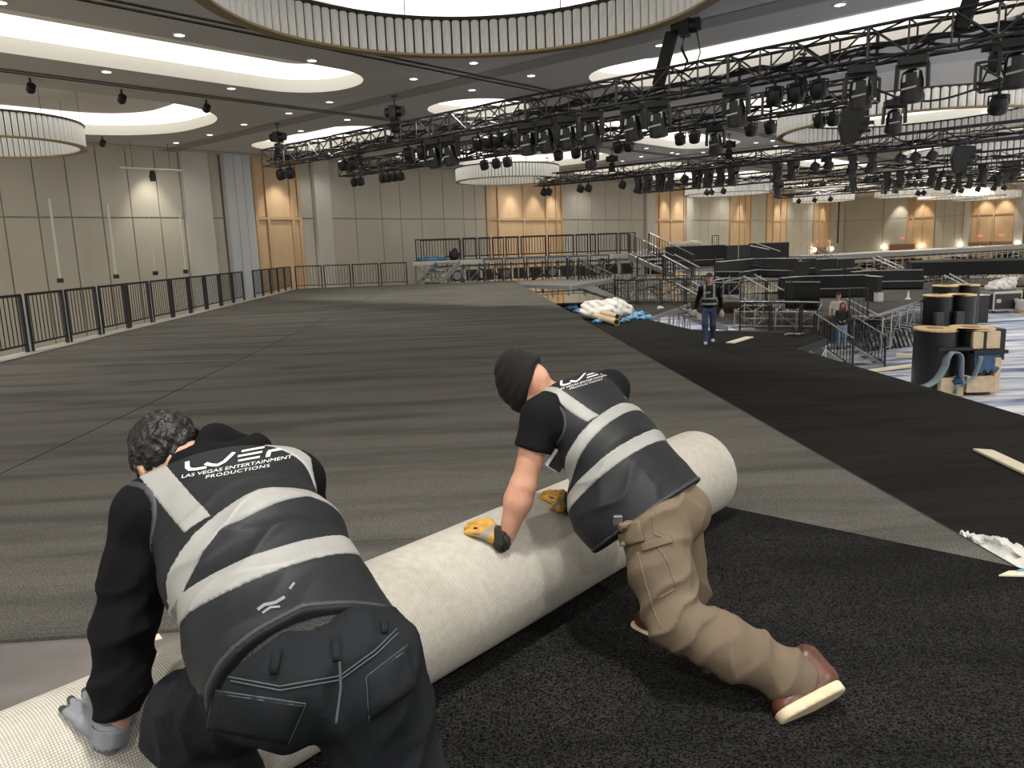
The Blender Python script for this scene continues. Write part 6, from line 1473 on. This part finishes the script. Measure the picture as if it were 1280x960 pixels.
# ---------------------------------------------------------------- small standing people
def standing(name,label,px,py,z,face,hgt,pose,cols,kind,h=.012):
    o=gz(px,py,z); k=hgt/1.78; f=nrm(V3(face)); r=np.cross(f,ZA); t=thing('person',label,'person',o)
    Lc=lambda x,y,zz: (r*x+f*y+ZA*zz)*k           # local to the empty
    pv=Lc(0,0,.95); mid=Lc(0,.0,1.42); hc=Lc(0,.03,1.665); hip=[Lc(-.09,0,.92),Lc(.09,0,.92)]; sh=[Lc(-.19,0,1.41),Lc(.19,0,1.41)]
    kn=[Lc(*p) for p in pose['knee']]; an=[Lc(*p) for p in pose['ankle']]; el=[Lc(*p) for p in pose['elbow']]; wr=[Lc(*p) for p in pose['wrist']]
    def torso(P,g=0.):
        w=pose.get('slim',1.); d=ecap(P,mid-ZA*.02,Lc(0,0,1.2),r,(.165*w*k+g,.095*k+g),(.15*w*k+g,.10*k+g),cap=.06); d=smin(d,ecap(P,Lc(0,0,1.2),pv,r,(.145*w*k+g,.10*k+g),(.16*k+g,.11*k+g),cap=.07),.04)
        for q in sh: d=smin(d,cone(P,mid,q,.07*k+g,.055*k+g),.04)
        return d
    def body(P):
        d=torso(P,-.012); d=smin(d,cone(P,mid,hc,.052*k,.048*k),.02); d=smin(d,head_sdf(P,hc,ZA,f+A3(0,0,pose.get('nod',-.1)),k),.015)
        for i in(0,1):
            d=smin(d,smin(cone(P,sh[i],el[i],.048*k,.038*k),cone(P,el[i],wr[i],.038*k,.026*k),.02),.02); dd=nrm(wr[i]-el[i])
            d=smin(d,ecap(P,wr[i]+dd*.01,wr[i]+dd*.075*k,r,(.016*k,.034*k),(.013*k,.036*k),cap=.02),.01)
            for j in range(4): d=smin(d,cone(P,wr[i]+dd*.075*k+f*(.024-.016*j)*k,wr[i]+dd*(.15-.01*abs(j-1.5))*k+f*(.026-.015*j)*k,.0095*k,.007*k),.004)
            d=smin(d,cone(P,wr[i]+dd*.03*k+f*.03*k,wr[i]+dd*.085*k+f*.055*k,.011*k,.008*k),.006)
            d=smin(d,smin(cone(P,hip[i],kn[i],.07*k,.05*k),cone(P,kn[i],an[i],.05*k,.035*k),.02),.03)
        return d
    allp=[hc,pv,*sh,*kn,*an,*el,*wr]; lo,hi=bbox(*allp,m=.24)
    net(body,lo,hi,.009,'body',M_skin1,t)
    def legs(P):
        d=ecap(P,pv-ZA*.0,Lc(0,0,.84),r,(.165*k,.115*k),(.16*k,.115*k),cap=.06)
        for i in(0,1): d=smin(d,smin(cone(P,hip[i],kn[i],.092*k,.072*k),cone(P,kn[i],an[i],.072*k,.062*k),.03),.02)
        return smax(smax(d,(P-Lc(0,0,.99))@ZA,.01),-(P-Lc(0,0,.05))@ZA,.01)-folds(P,kn[0],.16,ZA,60,.010)-folds(P,kn[1],.16,ZA,60,.010,2)
    net(legs,lo,hi,h,'jeans',cols['legs'],t)
    def top(P):
        d=torso(P,.012); hem=pose.get('hem',.88)
        for i in(0,1):
            e_=wr[i]-nrm(wr[i]-el[i])*.02 if pose.get('sleeve','long')=='long' else sh[i]+(el[i]-sh[i])*.7
            if pose.get('sleeve','long')=='long': a=smin(cone(P,sh[i],el[i],.066*k,.056*k),cone(P,el[i],e_,.056*k,.042*k),.02)
            else: a=cone(P,sh[i],e_,.066*k,.064*k)
            d=smin(d,a,.03)
        return smax(smax(d,-(P-Lc(0,0,hem))@ZA,.01),-cone(P,mid+ZA*.04,hc,.055*k,.06*k),.01)-folds(P,Lc(0,.1,1.05),.16,ZA+r*.3,60,.008)
    net(top,lo,hi,h,cols.get('top_name','jacket'),cols['top'],t)
    for i in(0,1):
        def shoe(P,i=i):
            a=an[i]; fl=nrm(A3(f[0],f[1],0)); q=pose.get('toe',[0,0])[i]; dr=nrm(fl+ZA*q); d=cone(P,a-ZA*.03-fl*.03,a-ZA*.045+dr*.16*k,.045*k,.038*k); return smax(d,-(P-(a-ZA*.085))@ZA,.008)
        net(shoe,an[i]-.3,an[i]+.3,.010,'shoe',cols['shoe'],t)
    if kind=='man_cap':
        def cap(P): d=ellip(P,hc+ZA*.05*k,np.stack([r,f,ZA]),(.092*k,.110*k,.085*k)); d=smax(d,-(P-(hc+ZA*.035*k))@ZA,.008); return smin(d,smax(ellip(P,hc+ZA*.045*k+f*.10*k,np.stack([r,f,ZA]),(.075*k,.085*k,.014)),-(P-(hc+f*.05))@f,.01),.008)
        net(cap,hc-.24,hc+.24,.009,'cap',cols['hat'],t)
    if kind=='woman':
        def hair(P):
            d=ellip(P,hc+ZA*.03-f*.02,np.stack([r,f,ZA]),(.098,.112,.105)); d=smin(d,ecap(P,hc-f*.03,hc-ZA*.22-f*.02,r,(.10,.07),(.125,.06),cap=.05),.05)
            for sx in(-1,1): d=smin(d,cone(P,hc+r*.075*sx+f*.03,hc+r*.10*sx-ZA*.22+f*.06,.03,.034),.03)
            d=smax(d,-ellip(P,hc+f*.10-ZA*.03,np.stack([r,f,ZA]),(.060,.08,.09)),.01); q=P-hc; return d-.003*np.sin(q@r*120+3*np.sin(q@ZA*25))
        net(hair,hc-.42,hc+.25,.009,'long_hair',mat('hair_auburn',(.16,.035,.015),.5,bump=.5,bscale=40),t)
    return t,torso,Lc,r,f,lo,hi,k
toC=lambda px,py,z: nrm((CAM-gz(px,py,z))*A3(1,1,0))
# man walking towards the camera on the lower carpet
M_blue=mat('blue_jeans',(.030,.055,.115),.8,var=.35,vscale=9); M_pale=mat('pale_jeans',(.20,.27,.36),.8,var=.15,vscale=6)
pose=dict(knee=[(-.10,.12,.52),(.10,.02,.50)],ankle=[(-.10,.02,.10),(.09,.20,.095)],elbow=[(-.27,-.06,1.13),(.28,-.02,1.13)],wrist=[(-.30,.08,.88),(.33,.06,.90)],hem=.90,toe=[-.2,.1])
pose['ankle']=[(-.10,-.22,.14),(.08,.18,.09)]; pose['knee']=[(-.10,.05,.50),(.10,.14,.50)]
t,torso,Lc,r,f,lo,hi,k=standing('person','person in dark cap, reflective vest and blue jeans walking on the lower black carpet',886,430.5,-1.095,toC(886,430,-1.1),1.78,pose,dict(legs=M_blue,top=M_hood,shoe=mat('white_sneaker',(.55,.54,.52),.6),hat=mat('cap_dark',(.03,.022,.02),.8)),'man_cap')
def wv(P):
    d=torso(P,.028); d=smax(smax(d,-(P-Lc(0,0,.98))@ZA,.01),-cone(P,Lc(0,0,1.47),Lc(0,.12,1.60),.055,.075),.01)
    for s_ in(-1,1): d=smax(d,-cone(P,Lc(s_*.235,0,1.38),Lc(s_*.36,0,1.30),.085,.13),.01)
    return d
v=net(wv,lo,hi,.010,'safety_vest',M_vest,t)
def bandz(z0,z1): return lambda P: np.maximum(np.maximum(wv(P)-.006,-(wv(P)+.014)),np.maximum((P@ZA)-z1*k,z0*k-(P@ZA)))
net(bandz(1.00,1.055),lo,hi,.009,'reflective_band',M_refl,v,relax=0); net(bandz(1.135,1.19),lo,hi,.009,'reflective_band',M_refl,v,relax=0)
for s_ in(-1,1): net(lambda P: np.maximum(np.maximum(wv(P)-.006,-(wv(P)+.014)),np.maximum(np.abs((P-Lc(s_*.115,0,0))@r)-.026,1.17*k-(P@ZA))),lo,hi,.009,'reflective_strap',M_refl,v,relax=0)
lg=textmesh('chest_print','LVEP',.075,M_print,v,.002); q=Lc(.045,.165,1.31); lg.matrix_local=Matrix(((-r[0],0,f[0],q[0]),(-r[1],0,f[1],q[1]),(0,1,0,q[2]),(0,0,0,1)))
for s_,w_ in((-1,(-.30,.08,.88)),(1,(.33,.06,.90))): 
    q=Lc(w_[0]*1.02,w_[1]+.02,w_[2]-.10); MB().lathe(q,[(.0,-.10),(.05,-.08),(.06,0),(.05,.06),(.02,.08)],8).build('held_rag',mat('grey_rag',(.45,.45,.44),.8,var=.3,vscale=20),t,smooth=True)
# couple on the rolling stairs
SV=nrm(np.asarray(ST1,float)-np.asarray(ST0,float))
pz=dict(knee=[(-.10,.10,.50),(.10,.05,.48)],ankle=[(-.10,.02,.10),(.10,.0,.10)],elbow=[(-.24,.02,1.14),(.24,.02,1.14)],wrist=[(-.10,.20,1.10),(.10,.20,1.08)],hem=.86,slim=.9,nod=-.05)
def onst(s): p=ST0+(ST1-ST0)*s; return p
pw=onst(.24); cw=pr_=None
def topx(p): 
    v=p-CAM; d=v@FW; return 640+F*(v@RT)/d,480-F*(v@UP)/d
x_,y_=topx(A3(pw[0],pw[1],-2.42)); standing('person','person with long auburn hair in black hoodie and pale jeans standing on the rolling stairs',1051.5,y_,-2.42,toC(1051,y_,-2.42),1.64,pz,dict(legs=M_pale,top=mat('black_hoodie_print',(.012,.016,.015),.8),shoe=M_blkm if 'M_blkm' in globals() else M_blk),'woman')
pm=dict(knee=[(-.10,.08,.50),(.10,.05,.48)],ankle=[(-.10,.02,.10),(.10,.0,.10)],elbow=[(-.27,.02,1.14),(.27,.02,1.14)],wrist=[(-.22,.20,1.02),(.26,.18,1.0)],hem=.90,sleeve='short')
pb_=onst(.02); x_,y_=topx(A3(pb_[0],pb_[1]+.35,-2.25)); standing('person','person in dark cap and pale shirt behind the red haired one on the stairs',1046,y_,-2.25,toC(1046,y_,-2.25),1.76,pm,dict(legs=M_blue,top=mat('pale_shirt',(.50,.49,.46),.8),top_name='shirt',shoe=M_blk,hat=mat('cap_black',(.015,.015,.017),.8)),'man_cap')
# ================================================================ CAMERA + LIGHT
cd=bpy.data.cameras.new('camera'); cam=bpy.data.objects.new('camera',cd); COL.objects.link(cam)
cd.sensor_fit='HORIZONTAL'; cd.sensor_width=36.; cd.lens=36.*960/1280; cd.clip_start=.05; cd.clip_end=400
Mx=Matrix(((RT[0],UP[0],-FW[0],CAM[0]),(RT[1],UP[1],-FW[1],CAM[1]),(RT[2],UP[2],-FW[2],CAM[2]),(0,0,0,1)))
cam.matrix_world=Mx; SC.camera=cam
w=bpy.data.worlds.new('world'); SC.world=w; w.use_nodes=True
w.node_tree.nodes['Background'].inputs[0].default_value=(1,.97,.92,1); w.node_tree.nodes['Background'].inputs[1].default_value=.9  # even fill light added, entering where the hall is left open
SC.view_settings.view_transform='Standard'; SC.view_settings.look='None'; SC.view_settings.gamma=1; SC.view_settings.use_curve_mapping=False
SC.view_settings.exposure=.32
SC.cycles.use_denoising=True; SC.cycles.max_bounces=6; SC.cycles.diffuse_bounces=4; SC.cycles.glossy_bounces=2; SC.cycles.transparent_max_bounces=6
SC.cycles.sample_clamp_indirect=4.
try: SC.cycles.use_light_tree=True
except Exception: pass
def spot(name,loc,tgt,power,size,blend=.6,col=(1,.93,.8),rad=.15):
    l=bpy.data.lights.new(name,'SPOT'); l.energy=power; l.spot_size=math.radians(size); l.spot_blend=blend; l.color=col; l.shadow_soft_size=rad
    o=bpy.data.objects.new(name,l); COL.objects.link(o); o.location=tuple(map(float,loc)); d=Vector(tgt)-Vector(loc); o.rotation_euler=d.to_track_quat('-Z','Y').to_euler(); return o
# wall-washing downlights close to the walls
for u in (14.5,20.4,36.9,39.2,41.,55.6,57.8,69.5,78,91): spot('wall_wash',W(u,VW-.9,ZC-.05),W(u,VW-.2,0),260,62)
for v in (23.6,26,15.6,17.4): spot('wall_wash',W(UE-1.,v,ZC-.05),W(UE-.2,v,0),420,62)
# spot grid for the ceiling downlights, far rows added to brighten the hall
for u in (-3.5,1.2,14.9,22.2,36.6,44.0,58.7,66,80,88):
    for v in (-3.9,.9,14.45,20.9,30.5):
        if v<31.5 or u<40:
            p=W(u,v,ZC-.05); spot('downlight',p,(p[0],p[1],0),(850 if u<30 else (1500 if u<50 else 2400))*(.1 if v>30 else (.7 if u>55 else 1)),150,.7,(1,.96,.90),.16)
